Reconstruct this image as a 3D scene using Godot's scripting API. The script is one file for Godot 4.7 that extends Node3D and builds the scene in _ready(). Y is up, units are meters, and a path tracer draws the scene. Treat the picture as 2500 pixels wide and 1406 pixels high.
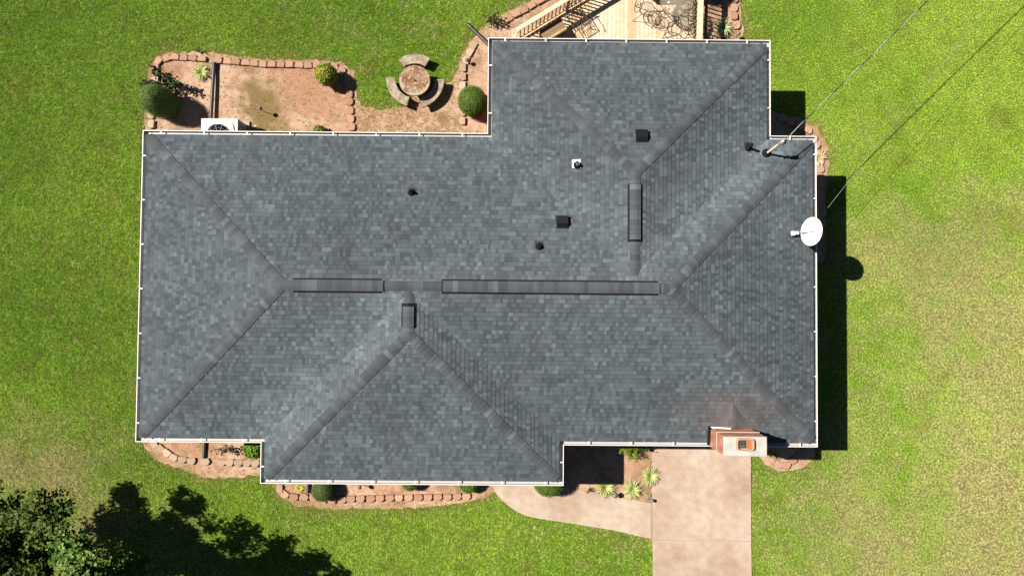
extends Node3D
# A single-storey house seen from a drone straight above: x runs east, z runs south, y is up; metres.

const HE := 2.75                 # height of the gutter lip
const PITCH := 0.2427            # rise per metre of run of every roof slope
const XW := -10.806
const XE := 8.928
const XNW := -0.719
const XNE := 7.588
const XSW := -7.184
const XSE := 1.574
const ZN := -5.108
const ZS := 3.948
const ZNN := -7.938
const ZSS := 5.112
const CAM_H := 22.849
const FOCAL := 1689.43

var rng := RandomNumberGenerator.new()
var cam_basis: Basis
var n_big := FastNoiseLite.new()
var n_mid := FastNoiseLite.new()
var n_small := FastNoiseLite.new()
var mats := {}
var names := {}
var soil_polys: Array = []
var hard_polys: Array = []


func _ready() -> void:
	rng.seed = 20231
	# --- camera, sky, sun, exposure -------------------------------------------------
	cam_basis = Basis(Vector3.RIGHT, Vector3(0, 0, -1), Vector3.UP) * Basis(Vector3.RIGHT, 0.029) * Basis(Vector3.UP, -0.002) * Basis(Vector3.BACK, 0.0084)
	var cam := Camera3D.new()
	cam.name = "camera"
	cam.fov = rad_to_deg(2.0 * atan(703.0 / FOCAL))
	cam.far = 600.0
	cam.transform = Transform3D(cam_basis, Vector3(0, CAM_H, 0))
	add_child(cam)
	var env := Environment.new()
	var sky := Sky.new()
	var sm := ProceduralSkyMaterial.new()
	sm.sky_top_color = Color(0.022, 0.042, 0.08).linear_to_srgb()
	sm.sky_horizon_color = Color(0.07, 0.09, 0.115).linear_to_srgb()
	sm.sky_curve = 0.15
	sm.ground_horizon_color = Color(0.10, 0.11, 0.09).linear_to_srgb()
	sm.ground_bottom_color = Color(0.05, 0.06, 0.03).linear_to_srgb()
	sky.sky_material = sm
	env.background_mode = Environment.BG_SKY
	env.sky = sky
	env.tonemap_mode = Environment.TONE_MAPPER_LINEAR
	env.tonemap_exposure = 2.1
	env.sdfgi_enabled = true
	env.ssao_enabled = true
	env.ssil_enabled = true
	var we := WorldEnvironment.new()
	we.name = "environment"
	we.environment = env
	add_child(we)
	var sun := DirectionalLight3D.new()
	sun.name = "sun"
	sun.light_energy = 1.6
	sun.light_color = Color(1.0, 0.955, 0.89)
	sun.light_angular_distance = 0.5
	sun.shadow_enabled = true
	add_child(sun)
	sun.look_at_from_position(Vector3.ZERO, Vector3(0.8074, -1.0, 0.2342), Vector3.UP)

	n_big.seed = 3
	n_big.frequency = 0.16
	n_big.fractal_octaves = 3
	n_mid.seed = 8
	n_mid.frequency = 0.9
	n_mid.fractal_octaves = 3
	n_small.seed = 15
	n_small.frequency = 4.0
	n_small.fractal_octaves = 2
	make_materials()
	ground()
	house()
	chimney_dish_lines()
	edgings()
	beds()
	patio_set()
	deck()
	plants()
	garden_lights()
	trees()
	grass()


# ---------------------------------------------------------------- helpers
func at(px: float, py: float, h: float) -> Vector3:
	# the point at height h that stands at this place of the 2500 x 1406 photograph
	var w: Vector3 = cam_basis * Vector3((px - 1250.0) / FOCAL, -(py - 703.0) / FOCAL, -1.0)
	var t := (h - CAM_H) / w.y
	return Vector3(t * w.x, h, t * w.z)


func pl(pts: Array, h := 0.0) -> PackedVector2Array:
	var r := PackedVector2Array()
	for q in pts:
		var v := at(q[0], q[1], h)
		r.append(Vector2(v.x, v.z))
	return r


func numbered(called: String) -> String:
	if not names.has(called):
		names[called] = 0
		return called
	names[called] += 1
	return "%s_%03d" % [called, names[called]]


func thing(called: String, label: String, category: String, where := Vector3.ZERO, turn := 0.0, group := "") -> Node3D:
	var o := Node3D.new()
	o.name = numbered(called)
	add_child(o)
	o.position = where
	o.rotation.y = turn
	tag(o, label, category, group)
	return o


func tag(o: Node, label: String, category: String, group := "") -> void:
	o.set_meta("label", label)
	o.set_meta("category", category)
	if group:
		o.set_meta("group", group)


func begin() -> SurfaceTool:
	var st := SurfaceTool.new()
	st.begin(Mesh.PRIMITIVE_TRIANGLES)
	st.set_smooth_group(-1)
	st.set_color(Color(1, 1, 1))
	return st


func done(st: SurfaceTool, mat: Material) -> ArrayMesh:
	st.generate_normals()
	var m := st.commit()
	m.surface_set_material(0, mat)
	return m


func obj(called: String, st: SurfaceTool, mat: Material, parent: Node = null, kind := "") -> MeshInstance3D:
	return put(called, done(st, mat), parent, kind)


func put(called: String, mesh: Mesh, parent: Node = null, kind := "") -> MeshInstance3D:
	var o := MeshInstance3D.new()
	o.mesh = mesh
	if parent == null:
		o.name = numbered(called)
		add_child(o)
	else:
		var n := 0
		var key := "%d/%s" % [parent.get_instance_id(), called]
		if names.has(key):
			names[key] += 1
			o.name = "%s_%03d" % [called, names[key]]
		else:
			names[key] = 0
			o.name = called
		parent.add_child(o, true)
	if kind:
		o.set_meta("kind", kind)
	return o


func face(st: SurfaceTool, pts: Array, out: Vector3, col = null) -> void:
	# a flat convex polygon whose front looks along out
	if col != null:
		st.set_color(col)
	var n: Vector3 = (pts[1] - pts[0]).cross(pts[2] - pts[0])
	var flip := n.dot(out) > 0.0   # Godot's front faces run clockwise
	for i in range(1, pts.size() - 1):
		st.add_vertex(pts[0])
		st.add_vertex(pts[i + 1] if flip else pts[i])
		st.add_vertex(pts[i] if flip else pts[i + 1])


func hexa(st: SurfaceTool, b: Array, t: Array, col = null) -> void:
	# a convex solid between two polygons of equal count
	var c := Vector3.ZERO
	for q in b:
		c += q
	for q in t:
		c += q
	c /= float(b.size() + t.size())
	var mb := Vector3.ZERO
	var mt := Vector3.ZERO
	for i in b.size():
		mb += b[i] / b.size()
		mt += t[i] / t.size()
	face(st, b, mb - c, col)
	face(st, t, mt - c, col)
	for i in b.size():
		var j := (i + 1) % b.size()
		face(st, [b[i], b[j], t[j], t[i]], (b[i] + b[j] + t[i] + t[j]) / 4.0 - c, col)


func box(st: SurfaceTool, c: Vector3, s: Vector3, col = null, turn := 0.0) -> void:
	var bs := Basis(Vector3.UP, turn)
	var b := []
	var t := []
	for q in [Vector2(-1, -1), Vector2(1, -1), Vector2(1, 1), Vector2(-1, 1)]:
		b.append(c + bs * Vector3(q.x * s.x / 2, -s.y / 2, q.y * s.z / 2))
		t.append(c + bs * Vector3(q.x * s.x / 2, s.y / 2, q.y * s.z / 2))
	hexa(st, b, t, col)


func bar(st: SurfaceTool, a: Vector3, b: Vector3, w: float, h: float, col = null) -> void:
	# a rectangular bar from a to b, w wide across and h high
	var d := (b - a).normalized()
	var up := Vector3.UP if absf(d.y) < 0.95 else Vector3.RIGHT
	var s := d.cross(up).normalized() * w / 2
	var u := s.cross(d).normalized() * h / 2
	hexa(st, [a - s - u, a + s - u, a + s + u, a - s + u], [b - s - u, b + s - u, b + s + u, b - s + u], col)


func tube(st: SurfaceTool, path: Array, radii, sides := 8, col = null, group := 1) -> void:
	if col != null:
		st.set_color(col)
	var rings := []
	for i in path.size():
		var d: Vector3 = (path[mini(i + 1, path.size() - 1)] - path[maxi(i - 1, 0)]).normalized()
		var up := Vector3.UP if absf(d.y) < 0.9 else Vector3.RIGHT
		var s := d.cross(up).normalized()
		var u := s.cross(d).normalized()
		var r: float = radii[i] if radii is Array else radii
		var ring := []
		for k in sides:
			var a := TAU * k / sides
			ring.append(path[i] + (s * cos(a) + u * sin(a)) * r)
		rings.append(ring)
	st.set_smooth_group(group)
	for i in range(path.size() - 1):
		for k in sides:
			var m := (k + 1) % sides
			var mid: Vector3 = (rings[i][k] + rings[i][m] + rings[i + 1][k] + rings[i + 1][m]) / 4.0
			face(st, [rings[i][k], rings[i][m], rings[i + 1][m], rings[i + 1][k]], mid - (path[i] + path[i + 1]) / 2.0)
	st.set_smooth_group(-1)
	face(st, rings[0], path[0] - path[1])
	face(st, rings[-1], path[-1] - path[-2])


func lathe(st: SurfaceTool, prof: Array, c: Vector3, sides := 20, col = null, group := 2, tilt := Basis()) -> void:
	# prof: Vector2(radius, height) from bottom to top
	if col != null:
		st.set_color(col)
	st.set_smooth_group(group)
	for i in range(prof.size() - 1):
		var p: Vector2 = prof[i]
		var q: Vector2 = prof[i + 1]
		var nr := Vector2(q.y - p.y, -(q.x - p.x))
		for k in sides:
			var a := TAU * k / sides
			var b := TAU * (k + 1) / sides
			var da := Vector3(cos(a), 0, sin(a))
			var db := Vector3(cos(b), 0, sin(b))
			var out := tilt * (((da + db) * 0.5) * nr.x + Vector3.UP * nr.y)
			var pts := []
			var raw := [da * p.x + Vector3.UP * p.y, db * p.x + Vector3.UP * p.y, db * q.x + Vector3.UP * q.y, da * q.x + Vector3.UP * q.y]
			if p.x < 0.0001:
				raw.remove_at(1)
			elif q.x < 0.0001:
				raw.remove_at(3)
			for v in raw:
				pts.append(c + tilt * v)
			face(st, pts, out)
	st.set_smooth_group(-1)


func prism(st: SurfaceTool, poly: PackedVector2Array, y0: float, y1: float, col = null, bevel := 0.0) -> void:
	if col != null:
		st.set_color(col)
	var top := poly
	if bevel > 0.0:
		var ins := Geometry2D.offset_polygon(poly, -bevel)
		if ins.size() and ins[0].size() == poly.size():
			top = ins[0]
			var shift := 0
			var best := 1e9
			for k in top.size():
				var dd := top[k].distance_to(poly[0])
				if dd < best:
					best = dd
					shift = k
			var re := PackedVector2Array()
			var same := Geometry2D.is_polygon_clockwise(poly) == Geometry2D.is_polygon_clockwise(top)
			for k in top.size():
				re.append(top[(shift + k) % top.size()] if same else top[(shift - k + top.size()) % top.size()])
			top = re
	var tri := Geometry2D.triangulate_polygon(top)
	for i in range(0, tri.size(), 3):
		var a := top[tri[i]]
		var b := top[tri[i + 1]]
		var c := top[tri[i + 2]]
		face(st, [Vector3(a.x, y1, a.y), Vector3(b.x, y1, b.y), Vector3(c.x, y1, c.y)], Vector3.UP)
	var cw := Geometry2D.is_polygon_clockwise(poly)
	for i in poly.size():
		var j := (i + 1) % poly.size()
		var e := poly[j] - poly[i]
		var o := Vector2(e.y, -e.x) if not cw else Vector2(-e.y, e.x)
		var yb := y1 - bevel
		face(st, [Vector3(poly[i].x, y0, poly[i].y), Vector3(poly[j].x, y0, poly[j].y), Vector3(poly[j].x, yb, poly[j].y), Vector3(poly[i].x, yb, poly[i].y)], Vector3(o.x, 0, o.y))
		if bevel > 0.0:
			face(st, [Vector3(poly[i].x, yb, poly[i].y), Vector3(poly[j].x, yb, poly[j].y), Vector3(top[j].x, y1, top[j].y), Vector3(top[i].x, y1, top[i].y)], Vector3(o.x, 0.01, o.y).normalized() + Vector3.UP)


func sheet(st: SurfaceTool, poly: PackedVector2Array, y: float, cell: float, paint: Callable, skirt := 0.0) -> void:
	# a flat sheet cut into cells, with a colour at every corner
	var lo := poly[0]
	var hi := poly[0]
	for p in poly:
		lo = lo.min(p)
		hi = hi.max(p)
	lo = (lo / cell).floor() * cell
	var nx := int(ceil((hi.x - lo.x) / cell))
	var nz := int(ceil((hi.y - lo.y) / cell))
	for i in nx:
		for k in nz:
			var a := lo + Vector2(i, k) * cell
			var q := PackedVector2Array([a, a + Vector2(cell, 0), a + Vector2(cell, cell), a + Vector2(0, cell)])
			var inside := 0
			for p in q:
				if Geometry2D.is_point_in_polygon(p, poly):
					inside += 1
			if inside == 4:
				sheet_poly(st, q, y, paint)
				continue
			for part in Geometry2D.intersect_polygons(q, poly):
				if Geometry2D.is_polygon_clockwise(part):
					continue
				sheet_poly(st, part, y, paint)
	if skirt > 0.0:
		var cw := Geometry2D.is_polygon_clockwise(poly)
		for i in poly.size():
			var j := (i + 1) % poly.size()
			var e := poly[j] - poly[i]
			var o := Vector2(e.y, -e.x) if not cw else Vector2(-e.y, e.x)
			st.set_color(paint.call(poly[i].x, poly[i].y))
			face(st, [Vector3(poly[i].x, y - skirt, poly[i].y), Vector3(poly[j].x, y - skirt, poly[j].y), Vector3(poly[j].x, y, poly[j].y), Vector3(poly[i].x, y, poly[i].y)], Vector3(o.x, 0, o.y))


func sheet_poly(st: SurfaceTool, q: PackedVector2Array, y: float, paint: Callable) -> void:
	var tri := PackedInt32Array([0, 1, 2, 0, 2, 3]) if q.size() == 4 else Geometry2D.triangulate_polygon(q)
	for i in range(0, tri.size(), 3):
		var a := q[tri[i]]
		var b := q[tri[i + 1]]
		var c := q[tri[i + 2]]
		if (b - a).cross(c - a) < 0.0:
			var t := b
			b = c
			c = t
		for p in [a, b, c]:
			st.set_color(paint.call(p.x, p.y))
			st.add_vertex(Vector3(p.x, y, p.y))


func multi(called: String, mesh: Mesh, rows: PackedFloat32Array, parent: Node = null, kind := "") -> MultiMeshInstance3D:
	# rows: 12 numbers of the transform and 4 of the colour per copy
	var mm := MultiMesh.new()
	mm.transform_format = MultiMesh.TRANSFORM_3D
	mm.use_colors = true
	mm.mesh = mesh
	mm.instance_count = rows.size() / 16
	mm.buffer = rows
	var o := MultiMeshInstance3D.new()
	o.multimesh = mm
	if parent == null:
		o.name = numbered(called)
		add_child(o)
	else:
		o.name = called
		parent.add_child(o, true)
	if kind:
		o.set_meta("kind", kind)
	return o


func row(rows: PackedFloat32Array, b: Basis, p: Vector3, c: Color) -> void:
	rows.append_array(PackedFloat32Array([b.x.x, b.y.x, b.z.x, p.x, b.x.y, b.y.y, b.z.y, p.y, b.x.z, b.y.z, b.z.z, p.z, c.r, c.g, c.b, 1.0]))


func mixc(a: Color, b: Color, t: float) -> Color:
	return a.lerp(b, clampf(t, 0.0, 1.0))


func vary(c: Color, amount: float) -> Color:
	var f := 1.0 + rng.randf_range(-amount, amount)
	return Color(c.r * f, c.g * f, c.b * f)


# ---------------------------------------------------------------- materials
func noise_tex(freq: float, lo: float, hi: float, seed_no: int, octaves := 4, kind := FastNoiseLite.TYPE_SIMPLEX_SMOOTH, size := 512, bump := false) -> NoiseTexture2D:
	var f := FastNoiseLite.new()
	f.noise_type = kind
	f.seed = seed_no
	f.frequency = freq
	f.fractal_octaves = octaves
	var t := NoiseTexture2D.new()
	t.width = size
	t.height = size
	t.seamless = true
	t.noise = f
	if not bump:
		var g := Gradient.new()
		g.set_color(0, Color(lo, lo, lo).linear_to_srgb())
		g.set_color(1, Color(hi, hi, hi).linear_to_srgb())
		t.color_ramp = g
	return t


func surf(called: String, col := Color(1, 1, 1), rough := 0.85, tex: Texture2D = null, scale := 1.0, spec := 0.35, tex2: Texture2D = null, scale2 := 0.3) -> StandardMaterial3D:
	var m := StandardMaterial3D.new()
	m.resource_name = called
	m.vertex_color_use_as_albedo = true
	m.albedo_color = col.linear_to_srgb()
	m.roughness = rough
	m.metallic_specular = spec
	if tex:
		m.albedo_texture = tex
		m.uv1_triplanar = true
		m.uv1_world_triplanar = true
		m.uv1_scale = Vector3.ONE * scale
	if tex2:
		m.detail_enabled = true
		m.detail_albedo = tex2
		m.detail_blend_mode = BaseMaterial3D.BLEND_MODE_MUL
		m.detail_uv_layer = BaseMaterial3D.DETAIL_UV_2
		m.uv2_triplanar = true
		m.uv2_world_triplanar = true
		m.uv2_scale = Vector3.ONE * scale2
	mats[called] = m
	return m


func make_materials() -> void:
	var fine := noise_tex(0.09, 0.74, 1.0, 1, 4)
	var speck := noise_tex(0.22, 0.55, 1.0, 2, 2)
	var blotch := noise_tex(0.012, 0.74, 1.0, 4, 5)
	var grit := noise_tex(0.16, 0.5, 1.0, 22, 3)
	surf("shingle", Color(1, 1, 1), 0.93, speck, 2.2, 0.25, blotch, 0.22)
	surf("lawn_soil", Color(1, 1, 1), 0.95, speck, 1.1, 0.1, blotch, 0.31)
	surf("soil", Color(1.3, 1.32, 1.36), 0.95, grit, 0.8, 0.1, fine, 0.7)
	surf("concrete", Color(1.12, 1.13, 1.14), 0.9, grit, 0.55, 0.25, blotch, 0.45)
	surf("stone", Color(1, 1, 1), 0.92, speck, 2.5, 0.2, fine, 1.5)
	surf("block", Color(1, 1, 1), 0.92, speck, 2.5, 0.2, fine, 2.0)
	surf("white_paint", Color(0.8, 0.8, 0.82), 0.45, fine, 0.5, 0.45)
	surf("brick", Color(1, 1, 1), 0.9, speck, 3.0, 0.2)
	surf("mortar", Color(0.5, 0.4, 0.33), 0.95, speck, 3.0, 0.1)
	surf("black_metal", Color(0.008, 0.009, 0.012), 0.5, null, 1.0, 0.35)
	surf("black_rubber", Color(0.009, 0.01, 0.012), 0.7, null, 1.0, 0.2)
	surf("pipe", Color(0.03, 0.032, 0.034), 0.38, null, 1.0, 0.5)
	surf("iron", Color(0.055, 0.04, 0.03), 0.55, null, 1.0, 0.5)
	surf("galvanised", Color(0.36, 0.36, 0.38), 0.35, fine, 3.0, 0.5).metallic = 0.6
	surf("lamp_metal", Color(0.16, 0.15, 0.15), 0.5, fine, 4.0, 0.5)
	surf("dish_paint", Color(0.8, 0.8, 0.81), 0.5, null, 1.0, 0.45)
	surf("plain", Color(1, 1, 1), 0.7, null, 1.0, 0.4)
	surf("terracotta", Color(0.46, 0.27, 0.195), 0.85, fine, 3.0, 0.2)
	var wood := noise_tex(0.05, 0.8, 1.0, 9, 4)
	var wm := surf("deck_wood", Color(1, 1, 1), 0.85, wood, 1.0, 0.2, blotch, 0.6)
	wm.uv1_scale = Vector3(5.0, 5.0, 0.4)
	surf("wall", Color(0.28, 0.11, 0.075), 0.9, speck, 2.0, 0.2)
	surf("soffit", Color(0.7, 0.7, 0.7), 0.7)
	for m in [["blade", 0.75, 0.25], ["leaf", 0.5, 0.3], ["gloss_leaf", 0.55, 0.25], ["strap_leaf", 0.55, 0.35]]:
		var s := surf(m[0], Color(1, 1, 1), m[1], null, 1.0, 0.3)
		s.cull_mode = BaseMaterial3D.CULL_DISABLED
		s.backlight_enabled = true
		s.backlight = Color(m[2], m[2], m[2])
	surf("bark", Color(0.05, 0.04, 0.03), 0.95, speck, 2.0, 0.1)
	surf("litter", Color(1, 1, 1), 0.9).cull_mode = BaseMaterial3D.CULL_DISABLED
	var g := StandardMaterial3D.new()
	g.resource_name = "glass"
	g.transparency = BaseMaterial3D.TRANSPARENCY_ALPHA
	g.albedo_color = Color(0.8, 0.75, 0.68, 0.16)
	g.roughness = 0.05
	mats["glass"] = g
	var c := surf("canvas", Color(0.12, 0.2, 0.12), 0.9)
	c.cull_mode = BaseMaterial3D.CULL_DISABLED


# ---------------------------------------------------------------- the ground
func grid_value(rows: Array, x: float, z: float) -> float:
	# a coarse map of the lawn, digits 0..9, one per 2.8 m, west to east and north to south
	var u := clampf((x + 15.4) / 2.8, 0.0, 10.99)
	var v := clampf((z + 8.8) / 2.7, 0.0, 5.99)
	var i := int(u)
	var k := int(v)
	var f := u - i
	var g := v - k
	f = f * f * (3 - 2 * f)
	g = g * g * (3 - 2 * g)
	var a := float(rows[k].substr(i, 1)) * (1 - f) + float(rows[k].substr(i + 1, 1)) * f
	var b := float(rows[k + 1].substr(i, 1)) * (1 - f) + float(rows[k + 1].substr(i + 1, 1)) * f
	return lerpf(a, b, g) / 9.0

const DRY := ["111222322222", "111223322223", "111333322344", "122333322356", "333333322356", "543333322357", "554322334578"]
const LIME := ["234344455588", "333344455667", "333333344555", "333333344566", "444333344555", "444333345555", "444455444444"]


func dryness(x: float, z: float) -> float:
	return clampf(grid_value(DRY, x, z) + n_big.get_noise_2d(x, z) * 0.34 + n_mid.get_noise_2d(x, z) * 0.26 - 0.05, 0.0, 1.0)


func limeness(x: float, z: float) -> float:
	return clampf(0.04 + grid_value(LIME, x, z) + n_big.get_noise_2d(x + 50, z) * 0.3 + n_mid.get_noise_2d(x - 40, z + 11) * 0.2 + 0.04, 0.0, 1.0)


func lawn_colour(x: float, z: float) -> Color:
	var deep := Color(0.092, 0.24, 0.012)
	var mid := Color(0.165, 0.335, 0.02)
	var lime := Color(0.30, 0.475, 0.05)
	var straw := Color(0.50, 0.42, 0.225)
	var l := limeness(x, z)
	var c := mixc(deep, mid, l * 2.2) if l < 0.45 else mixc(mid, lime, (l - 0.45) * 1.9)
	c = mixc(c, Color(0.17, 0.18, 0.035), n_mid.get_noise_2d(x * 0.55 + 90.0, z * 0.55) * 1.1 - 0.24)
	return mixc(c, straw, (dryness(x, z) - 0.27) * 1.15)


func ground_colour(x: float, z: float) -> Color:
	return mixc(lawn_colour(x, z), Color(0.085, 0.06, 0.028), 0.6)


func soil_colour(x: float, z: float) -> Color:
	var clay := Color(0.36, 0.21, 0.14)
	var pale := Color(0.47, 0.33, 0.24)
	var red := Color(0.345, 0.175, 0.105)
	var a := n_big.get_noise_2d(x * 2.0, z * 2.0 + 30.0)
	var b := n_mid.get_noise_2d(x * 1.7, z * 1.7)
	var c := mixc(clay, pale, 0.5 + a * 0.9 + b * 0.7 + n_small.get_noise_2d(x, z) * 0.8)
	c = mixc(c, red, -a * 0.7 + b * 0.4)
	c = mixc(c, Color(0.23, 0.15, 0.085), n_mid.get_noise_2d(x * 1.2 + 20, z * 1.2) * 1.8 - 0.25)
	# mossy damp tongue in the north bed, below the little lamp
	var d := Vector2((x + 8.3 - 0.25 * (z + 6.5)) / 0.85, (z + 6.5) / 1.7).length() - 0.12 + n_mid.get_noise_2d(x * 2, z * 2) * 0.55
	c = mixc(c, Color(0.19, 0.135, 0.06), (1.0 - d) * 1.4)
	return c


func concrete_colour(x: float, z: float) -> Color:
	var a := n_big.get_noise_2d(x * 2.2 + 9.0, z * 2.2)
	var b := n_mid.get_noise_2d(x * 1.1, z * 1.1 + 5.0)
	var c := mixc(Color(0.45, 0.335, 0.255), Color(0.53, 0.435, 0.36), 0.5 + a * 0.9 + b * 0.5)
	return mixc(c, Color(0.38, 0.285, 0.215), (-a - 0.1) * 1.2 + b * 0.2)


func ground() -> void:
	var st := begin()
	var xs := [-260.0, -120.0, -60.0, -30.0]
	var x := -21.0
	while x <= 21.01:
		xs.append(x)
		x += 0.3
	xs.append_array([30.0, 60.0, 120.0, 260.0])
	var zs := [-260.0, -120.0, -60.0, -30.0]
	x = -13.8
	while x <= 12.91:
		zs.append(x)
		x += 0.3
	zs.append_array([30.0, 60.0, 120.0, 260.0])
	for i in range(xs.size() - 1):
		for k in range(zs.size() - 1):
			sheet_poly(st, PackedVector2Array([Vector2(xs[i], zs[k]), Vector2(xs[i + 1], zs[k]), Vector2(xs[i + 1], zs[k + 1]), Vector2(xs[i], zs[k + 1])]), 0.0, ground_colour)
	obj("lawn", st, mats.lawn_soil, null, "structure")

	soil_polys = [
		pl([[362, 340], [352, 300], [351, 235], [360, 195], [366, 160], [379, 140], [405, 127], [500, 130], [640, 144], [770, 147], [832, 151], [862, 175], [872, 240], [884, 258], [930, 268], [985, 262], [1010, 236], [1062, 222], [1106, 200], [1116, 170], [1130, 130], [1152, 95], [1182, 65], [1235, 32], [1290, 2], [1340, -30], [1420, -76], [1560, -90], [1720, -90], [1720, 130], [1560, 340]]),
		pl([[1721, -70], [1806, -70], [1808, 20], [1814, 70], [1806, 130], [1721, 130]]),
		pl([[1850, 272], [1900, 276], [1950, 287], [1995, 310], [2017, 350], [2024, 400], [2022, 440], [2016, 520], [2014, 640], [1860, 640]]),
		pl([[1836, 1060], [1836, 1095], [1850, 1112], [1874, 1141], [1915, 1153], [1962, 1142], [1990, 1115], [1990, 1060]]),
		pl([[1330, 1060], [1592, 1060], [1592, 1240], [1500, 1232], [1330, 1200]]),
		pl([[660, 1150], [672, 1195], [686, 1214], [718, 1234], [800, 1243], [1000, 1240], [1100, 1232], [1165, 1221], [1210, 1200], [1210, 1150]]),
		pl([[340, 1060], [352, 1092], [372, 1113], [400, 1132], [450, 1148], [500, 1167], [545, 1168], [640, 1158], [665, 1140], [665, 1060]]),
	]
	for p in soil_polys:
		st = begin()
		var edge := PackedVector2Array()
		for i in p.size():
			var a: Vector2 = p[i]
			var b: Vector2 = p[(i + 1) % p.size()]
			var n := maxi(1, int(a.distance_to(b) / 0.14))
			for k in n:
				var q := a.lerp(b, float(k) / n)
				edge.append(q + Vector2(n_small.get_noise_2d(q.x, q.y), n_small.get_noise_2d(q.y + 30, q.x)) * 0.09)
		sheet(st, edge, 0.006 + 0.001 * soil_polys.find(p), 0.06, soil_colour)
		obj("soil_bed", st, mats.soil, null, "structure")

	# the drive in two slabs, and the curved path to the door
	hard_polys = [
		pl([[1592.5, 1060], [1834, 1060], [1835, 1321], [1593.5, 1319.5]], 0.05),
		pl([[1594, 1323], [1835, 1324.5], [1838, 1520], [1596, 1520]], 0.05),
		pl([[1198, 1140], [1199, 1180], [1207, 1199], [1222, 1218], [1240, 1234], [1262, 1250], [1285, 1259], [1310, 1265], [1400, 1279], [1500, 1295], [1590, 1316], [1590, 1229], [1550, 1221], [1500, 1212], [1460, 1203], [1414, 1196], [1395, 1192], [1380, 1170], [1380, 1140]], 0.045),
	]
	var drive := Node3D.new()
	drive.name = "driveway"
	drive.set_meta("kind", "structure")
	add_child(drive)
	for i in 2:
		st = begin()
		sheet(st, hard_polys[i], 0.05, 0.1, concrete_colour, 0.06)
		obj("slab", st, mats.concrete, drive)
	st = begin()
	sheet(st, hard_polys[2], 0.045, 0.1, concrete_colour, 0.05)
	obj("path", st, mats.concrete, null, "structure")
	# the joints between the slabs, filled with dirt and moss
	st = begin()
	bar(st, at(1591.3, 1215, 0.03), at(1591.8, 1320, 0.03), 0.03, 0.034, Color(0.34, 0.27, 0.2))
	bar(st, at(1593, 1321.3, 0.03), at(1835, 1322.8, 0.03), 0.045, 0.036, Color(0.45, 0.36, 0.29))
	obj("joint", st, mats.soil, drive)


# ---------------------------------------------------------------- the house
var outline: Array[Vector2] = []

func corner(i: int, d: float) -> Vector2:
	# the corner of the eaves outline moved inwards by d from both edges
	var p := outline[i]
	var a := (p - outline[(i + 11) % 12]).normalized()
	var b := (outline[(i + 1) % 12] - p).normalized()
	return p + (Vector2(-a.y, a.x) + Vector2(-b.y, b.x)) * d


func roof_height(x: float, z: float) -> float:
	var a := minf(minf(x - XW, XE - x), minf(z - ZN, ZS - z))
	var b := minf(minf(x - XNW, XNE - x), z - ZNN)
	var c := minf(minf(x - XSW, XSE - x), ZSS - z)
	if z > -0.6:
		b = -9.0
	else:
		c = -9.0
	return HE + PITCH * maxf(a, maxf(b, c))


func shingle_tone(x: float, z: float, raised: bool) -> Color:
	var r := rng.randf()
	if raised:
		r = 0.32 + r * 0.68
	else:
		r *= 0.72
	var c := Color(0.096, 0.118, 0.133)
	if r < 0.22:
		c = Color(0.080, 0.097, 0.110)
	elif r < 0.42:
		c = Color(0.087, 0.106, 0.119)
	elif r < 0.64:
		c = Color(0.102, 0.125, 0.141)
	elif r < 0.78:
		c = Color(0.117, 0.144, 0.163)
	elif r < 0.82:
		c = Color(0.13, 0.16, 0.182)
	elif r < 0.88:
		c = Color(0.104, 0.116, 0.137)
	elif r < 0.94:
		c = Color(0.096, 0.122, 0.125)
	# slow drifts of tone, and paler bands beside the valleys
	var f := 1.0 + n_big.get_noise_2d(x * 1.3 + 13.0, z * 1.3) * 0.16 + n_mid.get_noise_2d(x * 0.8, z * 2.0) * 0.06
	var q := Vector2(x, z)
	for v in [[Vector2(XNE, ZN), Vector2(3.434, -0.955), 0.38], [Vector2(XNW, ZN), Vector2(3.434, -0.955), 0.16], [Vector2(XSW, ZS), Vector2(-2.805, -0.431), 0.5]]:
		var d := q.distance_to(Geometry2D.get_closest_point_to_segment(q, v[0], v[1]))
		f += v[2] * exp(-pow(d / 0.75, 2.0)) * (0.8 + n_mid.get_noise_2d(x, z) * 0.8)
	f *= (c.g + (c.g - 0.116) * 0.22) / c.g
	c = Color(c.r * f * 0.94, c.g * f * 0.965, c.b * f * 1.0)
	c = vary(c, 0.07)
	return brick_dust(c, x, z)


func brick_dust(c: Color, x: float, z: float) -> Color:
	# red dust washed off the chimney lies on the shingles round it
	var d := Vector2((x - 6.5) / 1.9, (z - 3.0) / 0.95).length() + n_mid.get_noise_2d(x * 1.5, z * 1.5) * 0.5
	return mixc(c, Color(0.185, 0.13, 0.118), (1.0 - d) * 0.55)


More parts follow.
